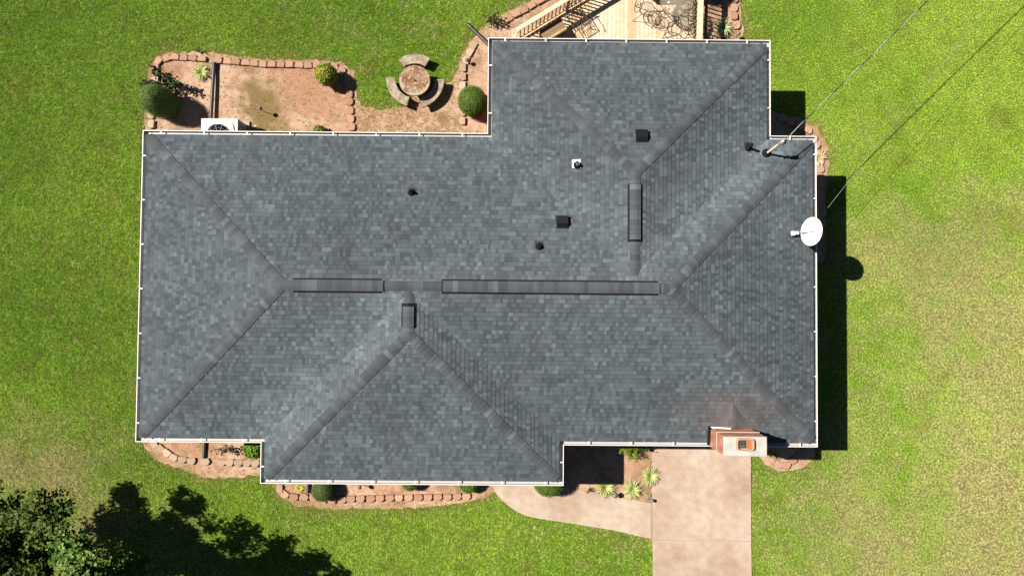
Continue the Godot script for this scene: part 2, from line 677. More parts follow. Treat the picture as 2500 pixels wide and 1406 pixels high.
func tab(st: SurfaceTool, f: Dictionary, poly: PackedVector2Array, t0: float, t1: float, thick: float, col: Color, org := Vector3.ZERO) -> void:
	# one shingle tab: a slab that is thickest along its lower edge, cut to poly (s along the eave, t up the slope in plan)
	var pts := []
	var low := []
	var c := Vector3.ZERO
	for q in poly:
		var base: Vector3 = f.o + f.u * q.x + f.w * q.y + Vector3.UP * (PITCH * q.y) - org
		var k := clampf((q.y - t0) / (t1 - t0), 0.0, 1.0)
		pts.append(base + f.n * lerpf(thick, 0.003, k))
		low.append(base - f.n * 0.006)
		c += base / poly.size()
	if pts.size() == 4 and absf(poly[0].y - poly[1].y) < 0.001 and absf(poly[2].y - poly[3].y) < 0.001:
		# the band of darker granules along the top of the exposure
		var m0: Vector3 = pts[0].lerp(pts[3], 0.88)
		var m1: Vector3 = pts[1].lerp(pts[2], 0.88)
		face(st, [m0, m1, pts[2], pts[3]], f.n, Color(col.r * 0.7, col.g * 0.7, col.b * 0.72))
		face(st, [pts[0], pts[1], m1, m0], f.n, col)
	else:
		face(st, pts, f.n, col)
	for i in pts.size():
		var j := (i + 1) % pts.size()
		face(st, [low[i], low[j], pts[j], pts[i]], (pts[i] + pts[j]) / 2.0 - c)


func house() -> void:
	outline = [Vector2(XW, ZN), Vector2(XNW, ZN), Vector2(XNW, ZNN), Vector2(XNE, ZNN), Vector2(XNE, ZN), Vector2(XE, ZN), Vector2(XE, ZS), Vector2(XSE, ZS), Vector2(XSE, ZSS), Vector2(XSW, ZSS), Vector2(XSW, ZS), Vector2(XW, ZS)]
	var hs := thing("house", "single-storey house with dark grey shingled hip roof, two wings and white gutters", "house", Vector3(-0.9, 0, -0.6))
	var base := hs.position

	# walls, floor, soffit
	var st := begin()
	var wp := PackedVector2Array()
	var wi := PackedVector2Array()
	for i in 12:
		wp.append(corner(i, 0.42) - Vector2(base.x, base.z))
		wi.append(corner(i, 0.66) - Vector2(base.x, base.z))
	for i in 12:
		var j := (i + 1) % 12
		hexa(st, [Vector3(wp[i].x, -0.1, wp[i].y), Vector3(wp[j].x, -0.1, wp[j].y), Vector3(wi[j].x, -0.1, wi[j].y), Vector3(wi[i].x, -0.1, wi[i].y)],
			[Vector3(wp[i].x, HE - 0.17, wp[i].y), Vector3(wp[j].x, HE - 0.17, wp[j].y), Vector3(wi[j].x, HE - 0.17, wi[j].y), Vector3(wi[i].x, HE - 0.17, wi[i].y)])
	obj("wall", st, mats.wall, hs)
	st = begin()
	var sp := PackedVector2Array()
	for i in 12:
		sp.append(corner(i, 0.152) - Vector2(base.x, base.z))
	prism(st, sp, HE - 0.168, HE - 0.145)
	obj("soffit", st, mats.soffit, hs)

	# the ten slopes
	var rw := Vector2(XW + 4.528, -0.58)
	var re := Vector2(XE - 4.528, -0.58)
	var xn := (XNW + XNE) / 2
	var xs := (XSW + XSE) / 2
	var an := Vector2(xn, ZNN + (XNE - XNW) / 2)
	var vn := Vector2(xn, ZN + (XNE - XNW) / 2)
	var asp := Vector2(xs, ZSS - (XSE - XSW) / 2)
	var vs := Vector2(xs, ZS - (XSE - XSW) / 2)
	var c := []
	for i in 12:
		c.append(corner(i, 0.128))
	# each slope: an edge of the outline that is its eave, and its corners
	var slopes := [
		[0, [c[0], c[1], vn, c[4], c[5], re, rw]], [1, [c[1], c[2], an, vn]], [2, [c[2], c[3], an]], [3, [c[3], c[4], vn, an]], [5, [c[5], c[6], re]],
		[6, [c[6], c[7], vs, c[10], c[11], rw, re]], [7, [c[7], c[8], asp, vs]], [8, [c[8], c[9], asp]], [9, [c[9], c[10], vs, asp]], [11, [c[11], c[0], rw]]]
	st = begin()
	var tabs := []
	for sl in slopes:
		var a: Vector2 = outline[sl[0]]
		var b: Vector2 = outline[(sl[0] + 1) % 12]
		var e := (b - a).normalized()
		var inw := Vector2(-e.y, e.x)
		var f := {"o": Vector3(a.x, HE, a.y), "u": Vector3(e.x, 0, e.y), "w": Vector3(inw.x, 0, inw.y)}
		f.n = (Vector3.UP - f.w * PITCH).normalized()
		var poly := PackedVector2Array()
		for q in sl[1]:
			poly.append(Vector2((q - a).dot(e), (q - a).dot(inw)))
		# the boarding under the shingles
		var tri := Geometry2D.triangulate_polygon(poly)
		for k in range(0, tri.size(), 3):
			var tp := []
			for m in 3:
				var q := poly[tri[k + m]]
				tp.append(f.o + f.u * q.x + f.w * q.y + Vector3.UP * (PITCH * q.y) - f.n * 0.008 - base)
			face(st, tp, f.n, Color(0.05, 0.058, 0.062))
		var smin := 1e9
		var smax := -1e9
		var tmax := 0.0
		for q in poly:
			smin = minf(smin, q.x)
			smax = maxf(smax, q.x)
			tmax = maxf(tmax, q.y)
		var t0 := 0.118
		while t0 < tmax:
			var t1 := t0 + 0.124
			var s := smin - rng.randf() * 0.3
			var lean := 0.0
			var raised := false
			while s < smax:
				raised = not raised
				var wdt := rng.randf_range(0.075, 0.135) if raised else rng.randf_range(0.06, 0.15)
				if rng.randf() < 0.07:
					wdt += 0.15
				var nl := rng.randf_range(-0.012, 0.018) * (1.0 if raised else -1.0)
				var q := PackedVector2Array([Vector2(s, t0), Vector2(s + wdt, t0), Vector2(s + wdt + nl, t1), Vector2(s + lean, t1)])
				var parts := [q]
				for p in q:
					if not Geometry2D.is_point_in_polygon(p, poly):
						parts = Geometry2D.intersect_polygons(q, poly)
						break
				for p in parts:
					if p.size() < 3:
						continue
					var mid: Vector3 = f.o + f.u * p[0].x + f.w * p[0].y + Vector3.UP * (PITCH * p[0].y)
					tabs.append([mid.y + rng.randf() * 0.02, f, p, t0, t1, (0.0135 if raised else 0.0085) + rng.randf() * 0.002, shingle_tone(mid.x, mid.z, raised)])
				s += wdt
				lean = nl
			t0 = t1
	var roof := obj("roof", st, mats.shingle, hs)
	tabs.sort_custom(func(p, q): return p[0] > q[0])
	var count := 0
	st = begin()
	for t in tabs:
		if count < 300 and t[2].size() == 4:
			var one := begin()
			var org: Vector3 = t[1].o + t[1].u * t[2][0].x + t[1].w * t[2][0].y + Vector3.UP * (PITCH * t[2][0].y)
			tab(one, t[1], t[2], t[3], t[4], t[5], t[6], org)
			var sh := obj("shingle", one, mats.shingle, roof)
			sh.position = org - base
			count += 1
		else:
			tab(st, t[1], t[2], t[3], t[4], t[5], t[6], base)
	obj("shingle_courses", st, mats.shingle, roof, "stuff")

	# hip and ridge caps, and the ridge vents under them
	var v3 := func(q: Vector2) -> Vector3: return Vector3(q.x, roof_height(q.x, q.y), q.y)
	var lines := []
	for h in [[0, rw], [11, rw], [5, re], [6, re], [2, an], [3, an], [8, asp], [9, asp]]:
		var p2: Vector2 = c[h[0]]
		lines.append([v3.call(p2), v3.call(h[1]), []])
	var vents := [[at(714, 698, 3.87).x, at(930, 698, 3.87).x], [at(1078, 698, 3.87).x, at(1607, 700, 3.87).x]]
	lines.append([v3.call(rw), v3.call(re), [Vector2(vents[0][0] - rw.x, vents[0][1] - rw.x), Vector2(vents[1][0] - rw.x, vents[1][1] - rw.x)]])
	lines.append([v3.call(vn), v3.call(an), [Vector2(vn.y - at(1555, 590, 3.78).z, vn.y - at(1553, 448, 3.78).z)]])
	lines.append([v3.call(vs), v3.call(asp), [Vector2(at(1000, 740, 3.83).z - vs.y, at(998, 797, 3.83).z - vs.y)]])
	var caps := []
	for ln in lines:
		var a: Vector3 = ln[0]
		var b: Vector3 = ln[1]
		var d := (b - a).normalized()
		var side := Vector3(-d.z, 0, d.x).normalized()
		var len := a.distance_to(b)
		# the slopes on both sides of the line
		var sides := []
		for s in [1.0, -1.0]:
			var probe: Vector3 = a.lerp(b, 0.5) + side * 0.1 * s
			probe.y = roof_height(probe.x, probe.z)
			var v: Vector3 = probe - a.lerp(b, 0.5)
			v -= d * v.dot(d)
			sides.append(v.normalized())
		var crown: Vector3 = -(sides[0] + sides[1]).normalized()
		if crown.y < 0.5:
			crown = Vector3.UP
		for vt in ln[2]:
			var vst := begin()
			var va: Vector3 = a + d * vt.x
			var vb: Vector3 = a + d * vt.y
			for s in 2:
				var ex: Vector3 = sides[s] * 0.2
				hexa(vst, [va - base, va + ex - base, va + ex + Vector3.UP * 0.036 - base, va + crown * 0.05 - base], [vb - base, vb + ex - base, vb + ex + Vector3.UP * 0.036 - base, vb + crown * 0.05 - base])
			obj("ridge_vent", vst, mats.black_rubber, hs)
		var x := 0.1 if ln[2].is_empty() else 0.0
		while x < len - 0.02:
			var lift := 0.0
			var half := 0.143
			for vt in ln[2]:
				if x >= vt.x - 0.02 and x < vt.y - 0.05:
					lift = 0.044
					half = 0.158
			var r := rng.randf()
			var tone := Color(0.089, 0.105, 0.124)
			if r < 0.22:
				tone = Color(0.078, 0.09, 0.106)
			elif r < 0.42:
				tone = Color(0.104, 0.124, 0.146)
			elif r < 0.5:
				tone = Color(0.128, 0.156, 0.183)
			elif r < 0.62:
				tone = Color(0.083, 0.098, 0.112)
			var pos := a + d * x
			caps.append([pos.y, pos, d, sides, crown, minf(0.16, len - x), half, lift, brick_dust(vary(tone, 0.08), pos.x, pos.z)])
			x += 0.138
	caps.sort_custom(func(p, q): return p[0] > q[0])
	st = begin()
	for i in caps.size():
		var k: Array = caps[i]
		var one := begin() if i < 300 else st
		var org: Vector3 = k[1] if i < 300 else base
		var low := []
		var high := []
		for e in 2:
			var p: Vector3 = k[1] + k[2] * (k[5] * e) - org
			var up: Vector3 = Vector3.UP * (k[7] + (0.03 if e == 0 else 0.021))
			var pr := []
			var u0: Vector3 = p + k[3][0] * k[6] + up
			var u1: Vector3 = p + k[3][0] * k[6] * 0.25 + up + k[4] * 0.008
			var u2: Vector3 = p + k[3][1] * k[6] * 0.25 + up + k[4] * 0.008
			var u3: Vector3 = p + k[3][1] * k[6] + up
			pr = [u0, u1, u2, u3]
			if e == 0:
				low = pr
			else:
				high = pr
		for m in 3:
			face(one, [low[m], low[m + 1], high[m + 1], high[m]], Vector3.UP, k[8])
		# the butt at the lower end and the two long edges
		var dn := Vector3.UP * -0.032
		for m in 3:
			face(one, [low[m], low[m + 1], low[m + 1] + dn, low[m] + dn], -k[2])
		face(one, [low[0], high[0], high[0] + dn, low[0] + dn], k[3][0])
		face(one, [low[3], high[3], high[3] + dn, low[3] + dn], k[3][1])
		if i < 300:
			var o := obj("ridge_cap", one, mats.shingle, roof)
			o.position = org - base
	obj("ridge_cap_rows", st, mats.shingle, roof, "stuff")

	# gutters, one run per eave, with their hanger straps
	var prof := [Vector2(0.0, -0.008), Vector2(0.017, -0.008), Vector2(0.017, -0.02), Vector2(0.008, -0.022), Vector2(0.02, -0.125), Vector2(0.146, -0.125), Vector2(0.146, 0.0), Vector2(0.154, 0.0), Vector2(0.154, -0.135), Vector2(0.012, -0.13), Vector2(0.0, -0.03)]
	for i in 12:
		st = begin()
		var j := (i + 1) % 12
		var e := (outline[j] - outline[i]).normalized()
		var inw := Vector3(-e.y, 0, e.x)
		var ra := []
		var rb := []
		for p in prof:
			var q := corner(i, p.x)
			var r := corner(j, p.x)
			ra.append(Vector3(q.x, HE + p.y, q.y) - base)
			rb.append(Vector3(r.x, HE + p.y, r.y) - base)
		for k in prof.size():
			var m := (k + 1) % prof.size()
			var dv: Vector2 = prof[m] - prof[k]
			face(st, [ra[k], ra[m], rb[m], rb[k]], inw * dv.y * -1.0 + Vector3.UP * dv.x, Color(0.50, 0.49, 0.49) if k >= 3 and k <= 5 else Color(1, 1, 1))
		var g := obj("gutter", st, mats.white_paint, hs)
		var ln := outline[i].distance_to(outline[j])
		var n := maxi(1, int(ln / 1.17))
		for k in n:
			var off := ln * (k + 0.42) / n
			var s := outline[i] + e * off
			var hst := begin()
			bar(hst, Vector3(s.x, HE - 0.002, s.y) - base + inw * 0.004, Vector3(s.x, HE - 0.001, s.y) - base + inw * 0.149, 0.034, 0.007)
			obj("gutter_hanger", hst, mats.white_paint, g)

	# box vents
	for q in [[1567, 335], [1374, 543]]:
		var p := at(q[0], q[1], 3.45)
		p.y = roof_height(p.x, p.z)
		var n := Node3D.new()
		n.name = "roof_vent"
		hs.add_child(n, true)
		n.position = p - base
		n.rotation.x = -atan(PITCH) * (1.0)
		st = begin()
		box(st, Vector3(0, 0.012, 0), Vector3(0.36, 0.008, 0.36))
		obj("flange", st, mats.black_metal, n)
		st = begin()
		hexa(st, [Vector3(-0.155, 0.015, -0.15), Vector3(0.155, 0.015, -0.15), Vector3(0.155, 0.015, 0.16), Vector3(-0.155, 0.015, 0.16)], [Vector3(-0.15, 0.11, -0.145), Vector3(0.15, 0.11, -0.145), Vector3(0.15, 0.13, 0.06), Vector3(-0.15, 0.13, 0.06)])
		obj("hood", st, mats.black_metal, n)
		st = begin()
		bar(st, Vector3(-0.2, 0.115, -0.15), Vector3(0.17, 0.115, -0.15), 0.03, 0.02)
		obj("lip", st, mats.black_metal, n)

	# plumbing vents: a rubber boot, a pipe and a plate each
	for q in [[1005, 470, 0.2, 0], [1410, 403, 0.2, 1], [1317, 602, 0.14, 0], [1828, 360, 0.36, 0]]:
		var p := at(q[0], q[1], 3.2)
		p.y = roof_height(p.x, p.z)
		p = at(q[0], q[1], p.y)
		p.y = roof_height(p.x, p.z)
		var n := Node3D.new()
		n.name = "vent_pipe"
		hs.add_child(n, true)
		n.position = p - base
		st = begin()
		var tilt := Basis(Vector3.RIGHT, -atan(PITCH))
		if q[1] == 360:
			tilt = Basis(Vector3.BACK, -atan(PITCH))
		elif q[3] == 1:
			tilt = Basis(Vector3.BACK, atan(PITCH))
		for m in 1:
			var hx := []
			var lx := []
			for cc in [Vector2(-1, -1), Vector2(1, -1), Vector2(1, 1), Vector2(-1, 1)]:
				lx.append(tilt * Vector3(cc.x * 0.12 - 0.03 * q[3], 0.008, cc.y * 0.12 - 0.04))
				hx.append(tilt * Vector3(cc.x * 0.12 - 0.03 * q[3], 0.016, cc.y * 0.12 - 0.04))
			hexa(st, lx, hx)
		obj("flashing", st, mats.galvanised if q[3] == 1 else mats.pipe, n)
		st = begin()
		lathe(st, [Vector2(0.115, 0.01), Vector2(0.105, 0.03), Vector2(0.06, 0.075), Vector2(0.05, 0.1), Vector2(0.03, 0.1)], Vector3.ZERO, 24, null, 2, tilt)
		obj("boot", st, mats.black_rubber, n)
		st = begin()
		lathe(st, [Vector2(0.041, 0.0), Vector2(0.041, q[2]), Vector2(0.033, q[2]), Vector2(0.033, 0.02), Vector2(0.0, 0.02)], Vector3.ZERO, 18)
		obj("pipe", st, mats.galvanised if q[3] == 1 else mats.black_metal, n)
	chimney(hs)
	# the mast that takes the power line
	var mast := Node3D.new()
	mast.name = "service_mast"
	hs.add_child(mast)
	var mb := at(1872, 375, 2.885)
	mast.position = mb - base
	st = begin()
	lathe(st, [Vector2(0.14, 0.01), Vector2(0.13, 0.03), Vector2(0.075, 0.08), Vector2(0.06, 0.13), Vector2(0.03, 0.13)], Vector3.ZERO, 24, null, 2, Basis(Vector3.RIGHT, -0.1))
	obj("boot", st, mats.black_rubber, mast)
	st = begin()
	var top := at(1903, 352, 3.78) - mb
	tube(st, [Vector3.ZERO, top], 0.036, 12, Color(0.62, 0.52, 0.38))
	obj("conduit", st, mats.plain, mast)
	st = begin()
	var t2 := at(1916, 343, 3.92) - mb
	tube(st, [top, top.lerp(t2, 0.5) + Vector3(0, 0.03, 0), t2], [0.06, 0.068, 0.045], 12)
	obj("weatherhead", st, mats.galvanised, mast)
	st = begin()
	bar(st, top * 0.8 + Vector3(-0.07, 0, 0.05), top * 0.8 + Vector3(0.08, 0.0, -0.06), 0.03, 0.03, Color(0.5, 0.42, 0.2))
	obj("clamp", st, mats.plain, mast)
	st = begin()
	for q in [[0.0, 0.07], [0.05, 0.02], [-0.06, 0.03]]:
		var tip := at(1921, 338, 3.84) - mb
		var m := t2.lerp(tip, 0.5) + Vector3(q[0], -0.12 - q[1], 0.08 + q[1])
		tube(st, [t2, t2.lerp(m, 0.6) + Vector3(0.03, -0.02, 0), m, m.lerp(tip, 0.6) + Vector3(0.02, -0.03, 0.02), tip], 0.009, 6)
	obj("drip_loop", st, mats.black_rubber, mast)


func chimney(hs: Node3D) -> void:
	var base := hs.position
	var n := Node3D.new()
	n.name = "chimney"
	hs.add_child(n)
	var x0 := 5.80
	var x1 := 6.925
	var z0 := 3.425
	var z1 := 3.925
	n.position = Vector3(x0, 0, z0) - base
	var w := x1 - x0
	var d := z1 - z0
	var top := 4.14
	var st := begin()
	box(st, Vector3(w / 2, top / 2 + 1.35, d / 2), Vector3(w - 0.02, top - 2.9, d - 0.02), Color(1, 1, 1))
	obj("core", st, mats.mortar, n)
	st = begin()
	box(st, Vector3(w / 2, 1.36, d / 2), Vector3(w + 0.02, 2.92, d + 0.02))
	obj("shaft", st, mats.wall, n)
	# bricks of the four faces above the roof, in running bond
	var br := []
	for v in 5:
		var bst := begin()
		var tone: Color = [Color(0.40, 0.175, 0.125), Color(0.35, 0.14, 0.10), Color(0.45, 0.21, 0.15), Color(0.52, 0.29, 0.22), Color(0.38, 0.18, 0.14)][v]
		hexa(bst, [Vector3(-0.1, -0.028, -0.014), Vector3(0.1, -0.028, -0.014), Vector3(0.1, 0.028, -0.014), Vector3(-0.1, 0.028, -0.014)], [Vector3(-0.097, -0.025, 0.014), Vector3(0.097, -0.025, 0.014), Vector3(0.097, 0.025, 0.014), Vector3(-0.097, 0.025, 0.014)], tone)
		br.append(done(bst, mats.brick))
	var ledge := 3.5
	var y := 2.86
	var r := 0
	while y < top - 0.09:
		var proud := 0.012 if y < ledge else 0.0
		for f in 4:
			var len := w if f % 2 == 0 else d
			if f == 2 and y > 2.9 and false:
				continue
			var off := 0.0 if r % 2 == 0 else 0.11
			var s := off - 0.11
			while s < len:
				var a := maxf(s, 0.0)
				var b := minf(s + 0.205, len)
				if b - a > 0.05:
					var o := put("brick", br[rng.randi() % 5], n)
					o.scale.x = (b - a) / 0.2
					var m := (a + b) / 2
					match f:
						0:
							o.position = Vector3(m, y, -proud)
							o.rotation.y = PI
						1:
							o.position = Vector3(w + proud, y, m)
							o.rotation.y = PI / 2
						2:
							o.position = Vector3(m, y, d + proud)
						3:
							o.position = Vector3(-proud, y, m)
							o.rotation.y = -PI / 2
				s += 0.215
		y += 0.066
		r += 1
	st = begin()
	box(st, Vector3(w / 2, ledge, d / 2), Vector3(w + 0.075, 0.022, d + 0.075), Color(0.62, 0.47, 0.38))
	obj("ledge", st, mats.stone, n)
	# cast cap, slightly uneven
	st = begin()
	var cp := PackedVector2Array()
	for q in [Vector2(-0.02, -0.015), Vector2(w * 0.5, -0.02), Vector2(w + 0.02, -0.015), Vector2(w + 0.025, d * 0.5), Vector2(w + 0.02, d + 0.02), Vector2(w * 0.4, d + 0.015), Vector2(-0.02, d + 0.02)]:
		cp.append(q)
	prism(st, cp, top - 0.09, top, Color(0.52, 0.51, 0.49), 0.015)
	obj("cap", st, mats.concrete, n)
	# clay flue liner with a damper plate inside
	st = begin()
	var fc := at(1821, 1086, top + 0.08) - Vector3(x0, 0, z0)
	var outer := []
	var inner := []
	for k in 24:
		var a := TAU * k / 24
		var dir := Vector2(signf(cos(a)) * pow(absf(cos(a)), 0.4), signf(sin(a)) * pow(absf(sin(a)), 0.4))
		outer.append(Vector2(dir.x * 0.235, dir.y * 0.165))
		inner.append(Vector2(dir.x * 0.205, dir.y * 0.135))
	for k in 24:
		var m := (k + 1) % 24
		var oa := Vector3(fc.x + outer[k].x, 0, fc.z + outer[k].y)
		var ob := Vector3(fc.x + outer[m].x, 0, fc.z + outer[m].y)
		var ia := Vector3(fc.x + inner[k].x, 0, fc.z + inner[k].y)
		var ib := Vector3(fc.x + inner[m].x, 0, fc.z + inner[m].y)
		var cen := Vector3(fc.x, 0, fc.z)
		var yt := Vector3.UP * (top + 0.1)
		var yb := Vector3.UP * (top - 0.02)
		var yi := Vector3.UP * (top + 0.003)
		face(st, [oa + yb, ob + yb, ob + yt, oa + yt], oa - cen)
		face(st, [oa + yt, ob + yt, ib + yt, ia + yt], Vector3.UP)
		face(st, [ia + yi, ib + yi, ib + yt, ia + yt], cen - ia)
	obj("flue_liner", st, mats.terracotta, n)
	st = begin()
	box(st, Vector3(fc.x + 0.02, top + 0.006, fc.z), Vector3(0.33, 0.01, 0.24), Color(0.30, 0.11, 0.05))
	obj("flue_floor", st, mats.plain, n)
	st = begin()
	box(st, Vector3(fc.x - 0.09, top + 0.045, fc.z - 0.01), Vector3(0.19, 0.012, 0.2), Color(0.03, 0.045, 0.04))
	box(st, Vector3(fc.x - 0.09, top + 0.054, fc.z + 0.04), Vector3(0.22, 0.008, 0.012), Color(0.1, 0.13, 0.12))
	obj("damper", st, mats.plain, n)
	# shingled saddle behind the chimney
	st = begin()
	var o3 := Vector3(x0, 0, z0)
	var xm := w / 2
	var ra := Vector3(xm, 3.075, -0.8)
	var rb := Vector3(xm, 3.075, 0.0)
	for s in [-1.0, 1.0]:
		var cnr := Vector3(xm + s * (xm + 0.02), 2.885, 0.0)
		for k in 5:
			var a0 := k / 5.0
			var a1 := (k + 1) / 5.0
			var p0 := ra.lerp(cnr, 1.0 - a0)
			var p1 := ra.lerp(cnr, 1.0 - a1)
			var q0 := rb.lerp(cnr, 1.0 - a0)
			var q1 := rb.lerp(cnr, 1.0 - a1)
			var up := Vector3.UP * 0.014
			var f0 := 0.0
			while f0 < 1.0:
				var f1 := minf(1.0, f0 + rng.randf_range(0.1, 0.2) / maxf(0.12, p0.distance_to(q0)))
				var col := mixc(shingle_tone(x0 - 3.0, z0 - 3.0, rng.randf() < 0.5), Color(0.17, 0.11, 0.1), 0.35)
				var e0 := p0.lerp(q0, f0) + up
				var e1 := p0.lerp(q0, f1) + up
				face(st, [e0, e1, p1.lerp(q1, f1) + Vector3.UP * 0.004, p1.lerp(q1, f0) + Vector3.UP * 0.004], Vector3(s * 0.3, 1, 0), col)
				face(st, [e0, e1, e1 - up * 2.0, e0 - up * 2.0], Vector3(s, 0, 0), col)
				f0 = f1
	obj("saddle", st, mats.shingle, n)
	# metal flashing against the brick
	st = begin()
	bar(st, Vector3(-0.03, 2.95, -0.06), Vector3(0.5, 3.1, -0.06), 0.035, 0.05, Color(1, 1, 1))
	obj("flashing", st, mats.white_paint, n)
	st = begin()
	bar(st, Vector3(-0.045, 2.935, -0.07), Vector3(-0.045, 2.81, d - 0.04), 0.09, 0.1)
	obj("side_flashing", st, mats.black_metal, n)


func chimney_dish_lines() -> void:
	# satellite dish on the east eave, looking west and up
	var c := at(1982, 565, 3.5)
	var t := thing("satellite_dish", "white satellite dish bracketed to the roof edge above the east lawn", "satellite dish", Vector3(c.x - 0.15, roof_height(c.x - 0.15, c.z), c.z))
	var o := t.position
	var nrm := Vector3(-0.935, 0.345, -0.02).normalized()
	var ax := nrm.cross(Vector3(0.06, 0, 1)).normalized()
	var b := Basis(ax, nrm, ax.cross(nrm)).orthonormalized()
	var prof := []
	for k in 9:
		var r := 0.40 * k / 8.0
		prof.append(Vector2(r, 0.42 * r * r - 0.065))
	var back := []
	for k in 9:
		var r := 0.40 * (8 - k) / 8.0
		back.append(Vector2(r, 0.42 * r * r - 0.073))
	var st := begin()
	var flip := []
	for k in prof.size():
		flip.append(prof[prof.size() - 1 - k])
	lathe(st, flip, c - o, 40, null, 2, b)
	var bk := []
	for k in back.size():
		bk.append(back[back.size() - 1 - k])
	lathe(st, bk, c - o, 40, null, 3, b)
	lathe(st, [Vector2(0.40, -0.006), Vector2(0.404, -0.003), Vector2(0.40, 0.002)], c - o, 40, null, 4, b)
	obj("reflector", st, mats.dish_paint, t)
	st = begin()
	var l := at(1941, 569, 3.09) - o
	var low: Vector3 = c - o - nrm * 0.02 + b.x * 0.38 * signf(-b.x.y)
	if low.x > (c - o).x:
		low = c - o - b.x * 0.38 * signf(b.x.x)
	tube(st, [c - o - nrm * 0.08, low - nrm * 0.05, l], 0.016, 8)
	obj("feed_arm", st, mats.galvanised, t)
	st = begin()
	bar(st, l + Vector3(-0.06, 0, -0.05), l + Vector3(-0.05, 0.01, 0.07), 0.08, 0.07, Color(0.6, 0.62, 0.62))
	tube(st, [l, l + Vector3(0.1, 0.04, 0)], [0.045, 0.05], 12, Color(0.7, 0.7, 0.7))
	obj("receiver", st, mats.plain, t)
	st = begin()
	tube(st, [Vector3(0.0, 0.01, 0.0), Vector3(0.02, 0.35, 0.02), c - o - nrm * 0.075], 0.022, 10)
	box(st, Vector3(0, 0.02, 0.0), Vector3(0.2, 0.02, 0.14))
	obj("mount", st, mats.galvanised, t)

	# the twisted power line, level at about 3.8 m
	var a := at(1921, 338, 3.84)
	var e := at(2900, -612, 3.9)
	var p := thing("power_line", "twisted pale and black overhead cable leaving the roof mast over the lawn", "power line", a)
	for s in 3:
		st = begin()
		var path := []
		var n := 260
		for k in n + 1:
			var f := float(k) / n
			var q := (e - a) * f
			q.y -= 0.1 * 4.0 * f * (1 - f)
			var ph := f * TAU * 14.0 + TAU * s / 3.0
			var sd := (e - a).cross(Vector3.UP).normalized()
			q += (sd * cos(ph) + Vector3.UP * sin(ph)) * 0.007
			path.append(q)
		tube(st, path, 0.0085, 6, [Color(0.36, 0.36, 0.35), Color(0.02, 0.02, 0.02), Color(0.025, 0.025, 0.025)][s])
		obj("wire", st, mats.plain, p)
	a = at(2000, 535, 1.78)
	e = at(2500, -90, 2.5)
	st = begin()
	var ph := []
	for k in 21:
		var f := k / 20.0
		ph.append((e - a) * f - Vector3.UP * 0.05 * 4 * f * (1 - f))
	tube(st, ph, 0.0055, 6, Color(0.2, 0.2, 0.19))
	var w := obj("phone_line", st, mats.plain)
	w.position = a
	tag(w, "thin grey overhead wire running from the east wall past the satellite dish", "phone line")


# ---------------------------------------------------------------- edging blocks
func edging(label: String, tones: Array, runs: Array) -> void:
	var first := at(runs[0][0], runs[0][1], 0.0)
	var t := thing("block_edging", label, "garden edging", first, 0.0, "block edgings round the beds")
	var shapes := []
	for v in 5:
		var st := begin()
		var j := func() -> float: return rng.randf_range(-0.014, 0.014)
		var poly := PackedVector2Array([Vector2(-0.125 + j.call(), 0.1 + j.call() * 0.5), Vector2(0.125 + j.call(), 0.1 + j.call() * 0.5), Vector2(0.145 + j.call(), -0.015 + j.call()), Vector2(0.085 + j.call(), -0.105 + j.call() * 0.6), Vector2(0.0 + j.call(), -0.118 + j.call() * 0.4), Vector2(-0.085 + j.call(), -0.105 + j.call() * 0.6), Vector2(-0.145 + j.call(), -0.015 + j.call())])
		prism(st, poly, -0.02, 0.0, vary(tones[v % tones.size()], 0.12), 0.0)
		prism(st, poly, 0.0, 0.1, vary(tones[v % tones.size()], 0.12), 0.012)
		shapes.append(done(st, mats.block))
	for r in runs:
		for k in r[4]:
			var f := float(k) / maxf(1.0, r[4] - 1.0)
			var p := at(lerpf(r[0], r[2], f), lerpf(r[1], r[3], f), 0.1)
			var o := put("edging_block", shapes[rng.randi() % 5], t)
			o.position = Vector3(p.x, rng.randf_range(-0.025, 0.008), p.z) - first
			o.rotation = Vector3(rng.randf_range(-0.09, 0.09), deg_to_rad(-lerpf(r[5], r[6], f)) + rng.randf_range(-0.1, 0.1), rng.randf_range(-0.09, 0.09))


